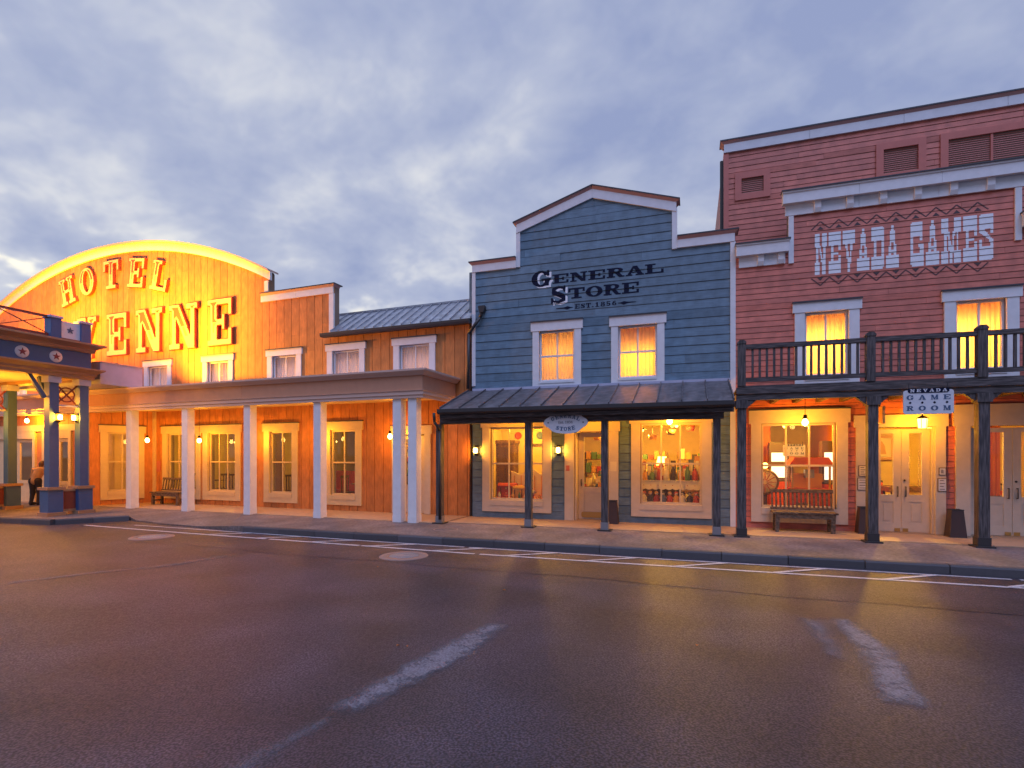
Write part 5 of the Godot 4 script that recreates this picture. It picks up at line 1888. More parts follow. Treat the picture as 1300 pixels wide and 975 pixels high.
func build_street_things() -> void:
	# lamps of the porches
	var hg := "bulbs hanging along the hotel porch"
	pendant("bare bulb hanging beside the slanting entrance bay of the ochre hotel", hotel(Vector3(-11.41, 2.35, 0.95)), 1.0, 1.05, hg)
	pendant("bare bulb hanging in front of the wide paired hotel window", hotel(Vector3(-9.52, 2.33, 0.55)), 1.02, 1.05, hg)
	pendant("bare bulb hanging on the porch behind a white hotel column", hotel(Vector3(-7.2, 2.36, 0.55)), 1.0, 1.05, hg)
	pendant("bare bulb hanging between the two narrow hotel windows", hotel(Vector3(-4.77, 2.37, 0.55)), 0.98, 1.05, hg)
	pendant("bare bulb hanging beside the hotel's porch door", hotel(Vector3(-2.19, 2.37, 0.55)), 0.98, 1.05, hg)
	pendant("bulb above the hotel entrance doors under the canopy", hotel(Vector3(-16.1, 3.05, 1.9)), 0.32, 3.0, "")
	wall_lamp("lamp on the blue canopy column with a bright pool behind it", hotel(Vector3(-10.83, 2.88, 3.86)), HOTEL_TURN + PI / 2, 1.6, "")
	wall_lamp("lamp between the twin blue canopy columns", hotel(Vector3(-10.96, 2.9, 3.31)), HOTEL_TURN, 1.6, "")
	wall_lamp("lamp on the inner face of the far blue canopy column", hotel(Vector3(-14.54, 2.9, 3.95)), HOTEL_TURN - PI / 2, 1.5, "")
	for z in [4.7, 7.0]:
		pendant("bulb hanging under the yellow ceiling of the entrance canopy", hotel(Vector3(-13.2, 3.45, z)), 0.67, 4.5, "bulbs under the entrance canopy")
	wall_lamp("wall lamp on the blue store beside the hotel corner", Vector3(-5.49, 1.95, -13.46), 0.0, 0.45, "")
	wall_lamp("wall lamp on the blue store between shop window and door", Vector3(-3.21, 1.95, -13.46), 0.0, 0.45, "")
	pendant("bright bulb under the store roof before the shop window full of dolls", Vector3(-0.45, 2.62, -12.75), 0.42, 1.6, "")
	for q in [[-4.45, "soffit lamp under the store roof above the furniture window"], [-2.35, "soffit lamp under the store roof above the store door"]]:
		var so := thing("soffit_lamp", q[1], "lamp", Vector3(q[0], 2.93, -12.62))
		put(so, "lamp_housing", lathe([[0.0, 0.1], [0.075, 0.1], [0.08, 0.0], [0.065, 0.0], [0.06, 0.03], [0.0, 0.035]], 14), M.bronze)
		put(so, "bulb", ball(0.04), M.bulb_soft)
		lamp_light(so, Vector3.ZERO, 1.4, 0.04)
	pendant("caged bulb under the balcony in front of the game hall window", Vector3(2.32, 2.54, -12.8), 0.62, 1.5, "", true)
	lantern("small glass lantern under the balcony behind the game room sign", Vector3(4.47, 2.48, -12.95), 1.3, "")
	# furniture
	bench("wooden bench with spindle back under the game hall window", Vector3(2.33, 0.156, -13.05), 0.0, 1.25, 15, "timber_warm")
	bench("wooden bench with slatted back on the hotel porch", hotel(Vector3(-10.95, 0.156, 0.5)), HOTEL_TURN, 1.35, 11, "timber_warm")
	litter_bin("dark tapered bin beside the blue store's door", Vector3(-1.80, 0.156, -13.18))
	litter_bin("dark tapered bin between game hall bench and double door", Vector3(3.52, 0.156, -13.22))
	litter_bin("dark tapered bin between the two white double doors", Vector3(5.12, 0.156, -13.2))
	store_sign()
	game_sign(Vector3(4.16, 2.80, -11.80), 0.78, "white game room board hanging from the balcony beam", "game_room_sign")
	game_sign(Vector3(2.28, 1.93, -13.85), 0.46, "small game room board hanging inside the game hall window", "window_sign")
	var bl := thing("projecting_sign", "narrow yellow sign fixed edge-on beside the game hall post", "sign", Vector3(3.55, 2.6, -12.35))
	bx(bl, "sign_panel", M.goods_amber, -0.02, 0.02, -0.17, 0.17, -0.25, 0.25)
	bx(bl, "sign_arm", M.bronze, -0.012, 0.012, 0.17, 0.36, -0.02, 0.02)
	# covers in road and pavement
	for q in [[-11.33, -8.75, "round iron cover in a worn ring in front of the hotel canopy"], [-4.89, -8.53, "round iron cover in a worn ring in front of the hotel's twin columns"]]:
		var t := thing("manhole_cover", q[2], "manhole", Vector3(q[0], 0.0, q[1]))
		put(t, "ring", lathe([[0.27, 0.0], [0.27, 0.012], [0.43, 0.012], [0.44, 0.0]], 32), M.cover_ring)
		put(t, "lid", lathe([[0.0, 0.015], [0.25, 0.015], [0.262, 0.011], [0.268, 0.0]], 32), M.iron_cover)
	var pc := thing("pavement_cover", "round cover let into the pavement by the hotel's twin columns", "manhole", Vector3(-5.25, 0.14, -11.02))
	put(pc, "ring", lathe([[0.25, 0.0], [0.25, 0.006], [0.28, 0.006], [0.285, 0.0]], 28), M.cover_ring)
	put(pc, "lid", lathe([[0.0, 0.004], [0.24, 0.004], [0.245, 0.0]], 28), M.pavement)
	# fallen leaves
	for q in [[-2.62, -4.46], [-2.53, -4.47], [-2.36, -6.76], [-4.8, -7.55], [0.06, -5.37]]:
		var s := st_new()
		var k := rng.randf_range(0.55, 0.8)
		var out := [[0.0, -0.035], [0.018, -0.012], [0.022, 0.008], [0.0, 0.035], [-0.022, 0.008], [-0.018, -0.012]]
		for i in 6:
			var a: Array = out[i]
			var b: Array = out[(i + 1) % 6]
			tri(s, Vector3(0, 0.006, 0), Vector3(a[0] * k, 0.004 + absf(a[0]) * 0.6, a[1] * k), Vector3(b[0] * k, 0.004 + absf(b[0]) * 0.6, b[1] * k))
		var l := put(self, "fallen_leaf", fin(s), M.leaf, Vector3(q[0], road_y(q[0], q[1]), q[1]), Vector3(0, rng.randf() * TAU, 0))
		tag(l, "dry orange leaf lying on the asphalt", "leaf", "leaves fallen on the road")
	build_person()
	# rain pipe of the store, from its hopper down the corner
	var pipe := thing("rain_pipe", "dark rain pipe with hopper at the blue store's corner above the porch roof", "pipe", Vector3.ZERO)
	put(pipe, "hopper", prism(pg([-0.09, 0.0, -0.05, -0.12, 0.05, -0.12, 0.09, 0.0, 0.09, 0.06, -0.09, 0.06]), -0.07, 0.07), M.bronze, Vector3(-5.30, 5.76, -13.38))
	var s := st_new(true)
	for q in [[Vector3(-5.30, 5.66, -13.38), Vector3(-5.36, 5.52, -13.38)], [Vector3(-5.36, 5.52, -13.38), Vector3(-5.70, 5.12, -13.40)], [Vector3(-5.70, 5.12, -13.40), Vector3(-5.72, 3.62, -13.40)]]:
		rod(s, q[0], q[1], 0.045, 0.045)
	put(pipe, "pipe", fin(s), M.bronze)


func store_sign() -> void:
	var t := thing("hanging_sign", "white oval board lettered General Store hanging from the store roof", "sign", Vector3(-2.66, 2.555, -11.80))
	var p := PackedVector2Array()
	# shaped board: a broad oval with shouldered, bowed top and bottom
	for i in 64:
		var a := TAU * i / 64
		var x := 0.505 * signf(cos(a)) * pow(absf(cos(a)), 0.85)
		var y := 0.175 * sin(a) + signf(sin(a)) * 0.075 * (smoothstep(0.40, 0.30, absf(x)) * sqrt(maxf(0.0, 1.0 - (x / 0.42) * (x / 0.42))))
		p.append(Vector2(x, y))
	put(t, "board", prism(p, -0.015, 0.015), M.sign_white)
	for e in [-1.0, 1.0]:
		put(t, "bolt", lathe([[0.0, 0.01], [0.016, 0.008], [0.016, 0.0]], 10), M.bronze, Vector3(0.40 * e, 0, 0.016), Vector3(PI / 2, 0, 0))
		put(t, "hanger", rod_mesh(Vector3(0.22 * e, 0.17, 0), Vector3(0.22 * e, 0.30, -0.1), 0.006, 5), M.bronze)
	for q in [["GENERAL", 1.0, 0.098, 0.086], ["STORE", -1.0, 0.09, 0.09]]:
		var word: String = q[0]
		for i in word.length():
			var u: float = (i - (word.length() - 1) / 2.0) * q[2]
			var m := glyph_mask(word[i], false, 22, 18)
			var y: float = 0.145 - u * u * 0.75 if q[1] > 0 else -0.145 + u * u * 0.75
			put(t, "letter", letter_mesh(m, 0.076, q[3], 0.016, 0.019), M.sign_blue, Vector3(u, y, 0), Vector3(0, 0, (-u if q[1] > 0 else u) * 1.5))
	var tm := TextMesh.new()
	tm.text = "Est. 1856"
	var f := SystemFont.new()
	f.font_names = PackedStringArray(["Droid Serif"])
	tm.font = f
	tm.font_size = 24
	tm.pixel_size = 0.0033
	tm.depth = 0.003
	put(t, "lettering", tm, M.ink_brown, Vector3(0, 0.005, 0.018))


func game_sign(at: Vector3, w: float, label: String, nm: String) -> void:
	var t := thing(nm, label, "sign", at)
	var k := w / 0.78
	put(t, "board", prism(rounded(w, 0.44 * k, 0.045 * k), -0.014, 0.014), M.sign_white)
	put(t, "name_plate", prism(pg([-0.32 * k, 0.19 * k, -0.29 * k, 0.165 * k, 0.29 * k, 0.165 * k, 0.32 * k, 0.19 * k, 0.32 * k, 0.25 * k, -0.32 * k, 0.25 * k]), 0.0145, 0.02), M.ink)
	for e in [-1.0, 1.0]:
		put(t, "hanger", rod_mesh(Vector3(0.3 * k * e, 0.22 * k, 0), Vector3(0.3 * k * e, 0.34 * k, 0), 0.006, 5), M.bronze)
	for i in 6:
		put(t, "letter", letter_mesh(glyph_mask("NEVADA"[i], false, 20, 18), 0.07 * k, 0.058 * k, 0.0205, 0.023), M.sign_white, Vector3((-0.25 + 0.1 * i) * k, 0.212 * k, 0))
	for r in 2:
		for i in 4:
			put(t, "letter", letter_mesh(glyph_mask(["GAME", "ROOM"][r][i], false, 26, 26), 0.112 * k, 0.088 * k, 0.0145, 0.018), M.sign_blue, Vector3((-0.285 + 0.19 * i) * k, (0.085 if r == 0 else -0.115) * k, 0))
	for i in 4:
		put(t, "diamond", prism(pg([-0.024 * k, 0, 0, -0.024 * k, 0.024 * k, 0, 0, 0.024 * k]), 0.0145, 0.018), M.ink, Vector3((-0.285 + 0.19 * i) * k, -0.012 * k, 0))


# ---------------------------------------------------------------- the person at the entrance
func body(bones: Array, cell: float) -> ArrayMesh:
	# smooth union of tapered capsules, meshed as surface nets
	var lo := Vector3(9, 9, 9)
	var hi := -lo
	for b in bones:
		for k in 2:
			var r: float = b[2 + k] + 0.06
			lo = lo.min(b[k] - Vector3(r, r, r))
			hi = hi.max(b[k] + Vector3(r, r, r))
	var n := Vector3i(((hi - lo) / cell).ceil()) + Vector3i.ONE
	var f := PackedFloat32Array()
	f.resize(n.x * n.y * n.z)
	for z in n.z:
		for y in n.y:
			for x in n.x:
				var p := lo + Vector3(x, y, z) * cell
				var d := 9.0
				for b in bones:
					var ab: Vector3 = b[1] - b[0]
					var t := clampf((p - b[0]).dot(ab) / ab.length_squared(), 0.0, 1.0)
					var e: float = p.distance_to(b[0] + ab * t) - lerpf(b[2], b[3], t)
					var h := clampf(0.5 + 0.5 * (e - d) / 0.04, 0.0, 1.0)
					d = lerpf(e, d, h) - 0.04 * h * (1.0 - h)
				f[x + n.x * (y + n.y * z)] = d
	var at := {}
	var s := st_new(true)
	var verts := []
	for z in n.z - 1:
		for y in n.y - 1:
			for x in n.x - 1:
				var c := Vector3.ZERO
				var k := 0
				for e in [[0, 1], [2, 3], [4, 5], [6, 7], [0, 2], [1, 3], [4, 6], [5, 7], [0, 4], [1, 5], [2, 6], [3, 7]]:
					var a := Vector3i(x + (e[0] & 1), y + (e[0] >> 1 & 1), z + (e[0] >> 2))
					var b := Vector3i(x + (e[1] & 1), y + (e[1] >> 1 & 1), z + (e[1] >> 2))
					var fa := f[a.x + n.x * (a.y + n.y * a.z)]
					var fb := f[b.x + n.x * (b.y + n.y * b.z)]
					if (fa < 0) != (fb < 0):
						c += Vector3(a).lerp(Vector3(b), fa / (fa - fb))
						k += 1
				if k:
					at[Vector3i(x, y, z)] = lo + c / k * cell
	for q in at:
		var i: int = q.x + n.x * (q.y + n.y * q.z)
		for ax in 3:
			var o: Array = [[Vector3i(0, -1, 0), Vector3i(0, -1, -1), Vector3i(0, 0, -1)], [Vector3i(0, 0, -1), Vector3i(-1, 0, -1), Vector3i(-1, 0, 0)], [Vector3i(-1, 0, 0), Vector3i(-1, -1, 0), Vector3i(0, -1, 0)]][ax]
			var step: int = [1, n.x, n.x * n.y][ax]
			if i + step < f.size() and (f[i] < 0) != (f[i + step] < 0) and at.has(q + o[0]) and at.has(q + o[1]) and at.has(q + o[2]):
				if f[i] < 0:
					quad(s, at[q], at[q + o[2]], at[q + o[1]], at[q + o[0]])
				else:
					quad(s, at[q], at[q + o[0]], at[q + o[1]], at[q + o[2]])
	return fin(s)


func build_person() -> void:
	# stooping a little towards the doors, back to the street
	var t := thing("person", "person in a tan top and dark trousers stooping by the hotel doors", "person", hotel(Vector3(-15.25, 0.155, 2.1)), HOTEL_TURN + 0.5)
	var hip := Vector3(0, 0.80, 0)
	var chest := Vector3(0.02, 1.13, -0.17)
	var neck := Vector3(0.02, 1.25, -0.24)
	var limbs := []
	for e in [-1.0, 1.0]:
		limbs.append([Vector3(0.09 * e, 0.80, 0), Vector3(0.10 * e, 0.42, -0.04), 0.085, 0.06])
		limbs.append([Vector3(0.10 * e, 0.42, -0.04), Vector3(0.11 * e, 0.08, 0.02), 0.058, 0.04])
		limbs.append([Vector3(0.11 * e, 0.04, 0.03), Vector3(0.12 * e, 0.035, -0.15), 0.042, 0.034])
		limbs.append([Vector3(0.16 * e, 1.17, -0.18), Vector3(0.23 * e, 0.93, -0.2), 0.05, 0.042])
		limbs.append([Vector3(0.23 * e, 0.93, -0.2), Vector3(0.17 * e, 0.78, -0.36), 0.04, 0.03])
		limbs.append([Vector3(0.17 * e, 0.78, -0.36), Vector3(0.15 * e, 0.72, -0.42), 0.03, 0.02])
		limbs.append([Vector3(0.04 * e, 1.16, -0.17), Vector3(0.16 * e, 1.17, -0.18), 0.07, 0.058])
	limbs.append([hip, Vector3(0.01, 0.98, -0.08), 0.125, 0.115])
	limbs.append([Vector3(0.01, 0.98, -0.08), chest, 0.115, 0.13])
	limbs.append([neck, Vector3(0.02, 1.31, -0.29), 0.05, 0.05])
	limbs.append([Vector3(0.02, 1.34, -0.31), Vector3(0.02, 1.39, -0.32), 0.085, 0.088])
	limbs.append([Vector3(0.02, 1.34, -0.40), Vector3(0.02, 1.36, -0.40), 0.02, 0.012])
	put(t, "body", body(limbs, 0.02), M.skin)
	var top := []
	for b in limbs:
		if b[0].y > 0.75 and b[1].y > 0.8 and b[0].y < 1.24 and b[1].y < 1.24:
			top.append([b[0], b[1], b[2] + 0.013, b[3] + 0.013])
	put(t, "top", body(top, 0.02), M.cloth_tan)
	var leg := []
	for b in limbs:
		if b[0].y <= 0.81 and b[1].y < 0.5:
			leg.append([b[0], b[1], b[2] + 0.014, b[3] + 0.014])
	leg.append([Vector3(-0.06, 0.80, 0), Vector3(0.06, 0.80, 0), 0.125, 0.125])
	put(t, "trousers", body(leg, 0.02), M.cloth_dark)
	put(t, "hair", body([[Vector3(0.02, 1.37, -0.28), Vector3(0.02, 1.41, -0.31), 0.085, 0.082], [Vector3(0.02, 1.30, -0.235), Vector3(0.02, 1.37, -0.26), 0.05, 0.06]], 0.015), M.hair)


# ---------------------------------------------------------------- what the windows show
func room_lamp(label: String, at: Vector3, ceiling: float, energy: float, c := INDOOR) -> Node3D:
	var t := thing("room_lamp", label, "lamp", at)
	put(t, "cord", rod_mesh(Vector3(0, 0.05, 0), Vector3(0, ceiling - at.y, 0), 0.006, 5), M.bronze)
	put(t, "shade", lathe([[0.03, 0.06], [0.10, 0.02], [0.11, 0.0]], 14), M.bronze)
	put(t, "bulb", ball(0.045), M.bulb_soft, Vector3(0, -0.02, 0))
	lamp_light(t, Vector3(0, -0.02, 0), energy, 0.045, c)
	return t


func jar(label: String, at: Vector3, m: String, h: float, r: float, group: String) -> void:
	var t := thing("jar", label, "jar", at, 0.0, group)
	put(t, "jar_body", lathe([[0.0, 0.0], [r, 0.0], [r, h * 0.62], [r * 0.55, h * 0.8], [r * 0.5, h * 0.92]], 12), M[m])
	put(t, "jar_lid", lathe([[0.0, h], [r * 0.58, h], [r * 0.6, h * 0.92], [0.0, h * 0.9]], 12), M.brass)


func doll(label: String, at: Vector3, m: String, group: String) -> void:
	var t := thing("doll", label, "doll", at, rng.randf_range(-0.4, 0.4), group)
	put(t, "dress", lathe([[0.0, 0.0], [0.075, 0.0], [0.08, 0.03], [0.045, 0.14], [0.04, 0.17], [0.02, 0.19]], 12), M[m])
	put(t, "head", ball(0.045), M.goods_cream, Vector3(0, 0.225, 0))
	put(t, "hair", lathe([[0.0, 0.06], [0.035, 0.05], [0.05, 0.02], [0.048, -0.01]], 12), M[["goods_dark", "goods_amber", "goods_red"][rng.randi_range(0, 2)]], Vector3(0, 0.218, -0.006))
	var s := st_new()
	for e in [-1.0, 1.0]:
		rod(s, Vector3(0.03 * e, 0.165, 0.01), Vector3(0.085 * e, 0.09, 0.03), 0.016, 0.012, 6)
	put(t, "arms", fin(s), M[m])


func build_store_goods() -> void:
	room_lamp("hanging lamp in the store's furniture display behind the barrel", Vector3(-4.3, 2.62, -14.55), 3.05, 2.5)
	room_lamp("hanging lamp deep in the store above the counter", Vector3(-1.3, 2.55, -15.6), 3.05, 4.4)
	room_lamp("hanging lamp in the store near the doll window", Vector3(-0.35, 2.62, -14.9), 3.05, 3.2)
	room_lamp("lamp behind the upstairs curtain beside the store's rain pipe", Vector3(-3.3, 4.7, -14.8), 5.6, 3.0)
	room_lamp("lamp behind the brightly lit upstairs curtain of the store", Vector3(-1.25, 4.4, -14.6), 5.6, 5.0)
	# left window: furniture and luggage
	var fr := thing("framed_mirror", "dark framed mirror on the yellow wall of the store display", "mirror", Vector3(-4.22, 1.62, -15.49))
	for q in [[-0.42, -0.34, -0.55, 0.55], [0.34, 0.42, -0.55, 0.55]]:
		bx(fr, "frame", M.wood, q[0], q[1], q[2], q[3], 0, 0.05)
	bx(fr, "frame", M.wood, -0.34, 0.34, 0.47, 0.55, 0, 0.05)
	bx(fr, "frame", M.wood, -0.34, 0.34, -0.55, -0.47, 0, 0.05)
	bx(fr, "panel", M.room_yellow, -0.34, 0.34, -0.47, 0.47, 0, 0.02)
	var cup := thing("cupboard", "dark wooden cupboard beside the yellow display wall", "cupboard", Vector3(-5.2, 0.17, -15.2))
	bx(cup, "carcass", M.wood, -0.26, 0.26, 0.0, 2.0, -0.25, 0.2)
	bx(cup, "door", M.wood_dark, -0.2, -0.01, 0.15, 1.9, 0.2, 0.22)
	bx(cup, "door", M.wood_dark, 0.01, 0.2, 0.15, 1.9, 0.2, 0.22)
	bx(cup, "cornice", M.wood, -0.3, 0.3, 2.0, 2.1, -0.27, 0.25)
	var plat := thing("display_platform", "low wooden platform behind the store's furniture window", "platform", Vector3(-4.3, 0.17, -14.35))
	bx(plat, "top", M.goods_red, -0.95, 0.95, 0.38, 0.46, -0.5, 0.5)
	bx(plat, "front", M.wood, -0.93, 0.93, 0.0, 0.38, 0.4, 0.48)
	bx(plat, "back", M.wood, -0.93, 0.93, 0.0, 0.38, -0.48, -0.4)
	var hb := thing("bed_headboard", "pale curved headboard standing in the store's furniture window", "headboard", Vector3(-4.28, 0.63, -14.62))
	var p := PackedVector2Array([Vector2(-0.6, 0), Vector2(0.6, 0)])
	for i in 21:
		var x := 0.6 - 1.2 * i / 20.0
		p.append(Vector2(x, 0.72 + 0.1 * cos(x * 9.0) * (1.0 - absf(x))))
	put(hb, "panel", prism(p, -0.025, 0.025), M.goods_cream)
	for i in 6:
		bx(hb, "batten", M.goods_amber, -0.5 + i * 0.2 - 0.012, -0.5 + i * 0.2 + 0.012, 0.05, 0.62, 0.026, 0.036)
	for q in [[-4.85, -14.2, 0.52, 0.42, "goods_red", "red leather trunk at the end of the store's furniture window"], [-4.48, -14.15, 0.34, 0.36, "goods_amber", "small tan trunk beside the red trunk in the store"]]:
		var t := thing("trunk", q[5], "trunk", Vector3(q[0], 0.63, q[1]))
		bx(t, "chest", M[q[4]], -q[2] / 2, q[2] / 2, 0.0, q[3] * 0.7, -0.15, 0.15)
		put(t, "lid", prism(pg([-0.155, q[3] * 0.7 + 0.004, 0.155, q[3] * 0.7 + 0.004, 0.155, q[3] * 0.82, 0.1, q[3] * 0.96, 0, q[3], -0.1, q[3] * 0.96, -0.155, q[3] * 0.82]), -q[2] / 2, q[2] / 2), M[q[4]], Vector3.ZERO, Vector3(0, PI / 2, 0))
		for e in [-0.3, 0.3]:
			bx(t, "strap", M.wood_dark, e * q[2] - 0.015, e * q[2] + 0.015, 0.0, q[3] * 0.7, 0.151, 0.156)
		bx(t, "clasp", M.brass, -0.025, 0.025, q[3] * 0.6, q[3] * 0.74, 0.158, 0.166)
	var br := thing("barrel", "wooden barrel with dark hoops in the store window", "barrel", Vector3(-3.68, 0.63, -14.2))
	put(br, "staves", lathe([[0.0, 0.0], [0.13, 0.0], [0.165, 0.14], [0.17, 0.22], [0.165, 0.30], [0.13, 0.44], [0.0, 0.44]], 18), M.goods_amber)
	for y in [0.08, 0.36]:
		put(br, "hoop", lathe([[0.15, y - 0.02], [0.158, y - 0.015], [0.158, y + 0.015], [0.15, y + 0.02]], 18), M.wood_dark)
	put(br, "sack", ball(0.1, 0.8), M.goods_cream, Vector3(0, 0.47, 0))
	var hat := thing("hat", "dark round hat hanging in the store window above the barrel", "hat", Vector3(-3.62, 1.42, -14.4))
	put(hat, "brim", lathe([[0.0, 0.0], [0.12, 0.0], [0.12, 0.012], [0.0, 0.012]], 16), M.goods_dark, Vector3.ZERO, Vector3(PI / 2, 0, 0))
	put(hat, "crown", ball(0.07), M.goods_dark, Vector3(0, 0, 0.03))
	var bt := thing("boot", "pale boot lying on the store's display platform", "boot", Vector3(-4.12, 0.63, -14.02), 0.4)
	put(bt, "shaft", lathe([[0.0, 0.0], [0.05, 0.0], [0.05, 0.1], [0.062, 0.22], [0.0, 0.22]], 10), M.goods_cream, Vector3(0, 0.03, 0), Vector3(0, 0, -0.5))
	put(bt, "foot", ball(0.055, 0.8), M.goods_cream, Vector3(-0.07, 0.045, 0))
	# right window: dolls below a lace-edged shelf, toys above
	var sh := thing("display_shelves", "two white display shelves with scalloped lace edge in the store window", "shelves", Vector3(-0.42, 0, -14.1))
	bx(sh, "lower_shelf", M.goods_cream, -0.82, 0.82, 0.60, 0.64, -0.2, 0.28)
	bx(sh, "upper_shelf", M.goods_cream, -0.82, 0.82, 1.16, 1.19, -0.25, 0.18)
	for e in [-0.8, 0.8]:
		bx(sh, "upright", M.wood, e - 0.02, e + 0.02, 0.17, 1.16, -0.2, -0.15)
	var lace := PackedVector2Array([Vector2(0.82, 1.158), Vector2(-0.82, 1.158)])
	for i in 81:
		var x := -0.82 + 1.64 * i / 80.0
		lace.append(Vector2(x, 0.985 - 0.03 * absf(sin(x * 19.2))))
	put(sh, "lace_edge", prism(lace, 0.185, 0.19), M.goods_cream)
	for i in 9:
		put(sh, "lace_motif", prism(star(0.018), 0.1905, 0.193), M.goods_red, Vector3(-0.7 + 0.175 * i, 1.07, 0))
	for i in 10:
		doll("small doll in the row under the lace-edged shelf", Vector3(-1.12 + 0.157 * i, 0.64, -13.98 + rng.randf_range(-0.03, 0.03)), ["goods_red", "goods_dark", "goods_cream", "goods_amber", "goods_red", "goods_blue"][(i * 5 + 2) % 6], "dolls in a row in the store window")
	for i in 9:
		jar("jar standing on the upper shelf of the doll window", Vector3(-1.1 + 0.172 * i, 1.19, -14.08 + rng.randf_range(-0.06, 0.06)), ["goods_amber", "goods_red", "goods_dark", "goods_green", "goods_cream"][(i * 3) % 5], rng.randf_range(0.2, 0.42), rng.randf_range(0.05, 0.075), "jars on the shelf of the doll window")
	for i in 8:
		jar("bottle or pot crowded on the furniture window's platform", Vector3(-5.0 + 0.19 * i, 0.63, -13.93 + rng.randf_range(-0.02, 0.03)), ["goods_cream", "goods_red", "goods_amber", "goods_green"][i % 4], rng.randf_range(0.1, 0.2), rng.randf_range(0.035, 0.055), "pots along the furniture window")
	for i in 5:
		var pl := thing("wall_plate", "painted plate hung in a row on the yellow wall of the display", "plate", Vector3(-4.95 + 0.34 * i, 2.42, -15.49), 0.0, "plates on the display wall")
		put(pl, "plate", lathe([[0.0, 0.01], [0.07, 0.01], [0.11, 0.03], [0.112, 0.02]], 18), M[["goods_red", "goods_cream", "goods_blue"][i % 3]], Vector3.ZERO, Vector3(PI / 2, 0, 0))
	for i in 11:
		var bo := thing("boxed_toy", "small boxed toy stacked at the back of the doll window's upper shelf", "toy box", Vector3(-1.14 + 0.145 * i, 1.19, -14.28), rng.randf_range(-0.2, 0.2), "boxed toys behind the jars")
		var hh := rng.randf_range(0.25, 0.62)
		bx(bo, "carton", M[["goods_red", "goods_amber", "goods_cream", "goods_green", "goods_blue", "goods_red", "goods_dark"][(i * 4) % 7]], -0.06, 0.06, 0.0, hh, -0.05, 0.05)
		bx(bo, "window_film", M.goods_cream, -0.04, 0.04, hh * 0.25, hh * 0.8, 0.051, 0.054)
	# back of the shop
	for k in 3:
		var x: float = [-2.6, -1.2, 0.2][k]
		var t := thing("shop_rack", ["tall shelf rack of coloured goods behind the store door", "tall shelf rack of coloured goods in the middle of the store", "tall shelf rack of coloured goods by the store's end wall"][k], "shelves", Vector3(x, 0.17, -16.8 + 0.2 * k))
		for e in [-0.55, 0.55]:
			bx(t, "upright", M.wood, e - 0.02, e + 0.02, 0.0, 1.75, -0.2, 0.2)
		for r in 4:
			bx(t, "shelf", M.wood, -0.53, 0.53, 0.25 + r * 0.42, 0.28 + r * 0.42, -0.2, 0.2)
			for i in 6:
				var h := rng.randf_range(0.12, 0.32)
				var g := ["goods_red", "goods_amber", "goods_cream", "goods_dark", "goods_green"]
				bx(t, "package", M[g[rng.randi_range(0, 4)]], -0.5 + i * 0.17, -0.36 + i * 0.17, 0.28 + r * 0.42, 0.28 + r * 0.42 + h, -0.1, 0.15)
	for k in 3:
		var q: Array = [[-1.95, -14.55, 0.5, "small round display table of boxes just inside the store door"], [-0.2, -15.35, 0.75, "display table of bright packets behind the doll shelves"], [-2.6, -14.9, 0.5, "display table of red and white packets seen through the store door"]][k]
		var t := thing("display_table", q[3], "table", Vector3(q[0], 0.17, q[1]))
		bx(t, "table_top", M.wood, -q[2], q[2], 0.76, 0.80, -0.3, 0.3)
		for g in [[-1, -1], [1, -1], [-1, 1], [1, 1]]:
			bx(t, "leg", M.wood, g[0] * (q[2] - 0.05) - 0.025, g[0] * (q[2] - 0.05) + 0.025, 0.0, 0.76, g[1] * 0.25 - 0.025, g[1] * 0.25 + 0.025)
		for i in 26:
			var px := rng.randf_range(-q[2] + 0.06, q[2] - 0.06)
			var pz := -0.24 + 0.48 * (i % 4) / 3.0
			var g: String = ["goods_red", "goods_amber", "goods_cream", "goods_dark", "goods_green", "goods_blue", "goods_cream"][rng.randi_range(0, 6)]
			var h := rng.randf_range(0.06, 0.30) * (1.0 if i % 4 > 1 else 1.5)
			if i % 3 == 0:
				put(t, "packet", lathe([[0.0, 0.0], [0.05, 0.0], [0.055, h * 0.6], [0.025, h * 0.85], [0.03, h], [0.0, h]], 10), M[g], Vector3(px, 0.80, pz))
			else:
				var s := rng.randf_range(0.035, 0.06)
				var b := bx(t, "packet", M[g], px - s, px + s, 0.80, 0.80 + h, pz - s, pz + s)
				b.rotation.y = rng.randf_range(-0.6, 0.6)
	for k in 7:
		var t := thing("hanging_basket", "woven basket hung from the ceiling of the store", "basket", Vector3(-2.5 + 0.5 * k, 2.35 + 0.12 * (k % 3), -15.1 - 0.35 * (k % 2)), 0.0, "baskets hanging in the store")
		put(t, "basket", lathe([[0.0, -0.1], [0.09, -0.1], [0.13, 0.04], [0.12, 0.04]], 12), M[["goods_amber", "wood", "goods_red"][k % 3]])
		put(t, "cord", rod_mesh(Vector3(0, 0.0, 0), Vector3(0, 3.05 - t.position.y, 0), 0.005, 4), M.bronze)
	var tl := thing("table_lamp", "glowing cream lamp standing among the store's shelves", "lamp", Vector3(-0.75, 1.35, -15.5))
	put(tl, "stem", lathe([[0.0, 0.0], [0.09, 0.0], [0.09, 0.02], [0.02, 0.04], [0.02, 0.24], [0.0, 0.24]], 12), M.brass)
	put(tl, "lamp_shade", lathe([[0.16, 0.2], [0.11, 0.44]], 16), M.bulb_soft)
	lamp_light(tl, Vector3(0, 0.30, 0), 0.5, 0.08)
	var ct := thing("shop_counter", "wooden counter under the glowing lamp in the store", "counter", Vector3(-0.9, 0.17, -15.55))
	bx(ct, "top", M.wood, -0.7, 0.7, 1.13, 1.18, -0.28, 0.28)
	bx(ct, "front", M.wood_dark, -0.66, 0.66, 0.0, 1.13, 0.18, 0.24)
	bx(ct, "back", M.wood_dark, -0.66, 0.66, 0.0, 1.13, -0.24, -0.18)


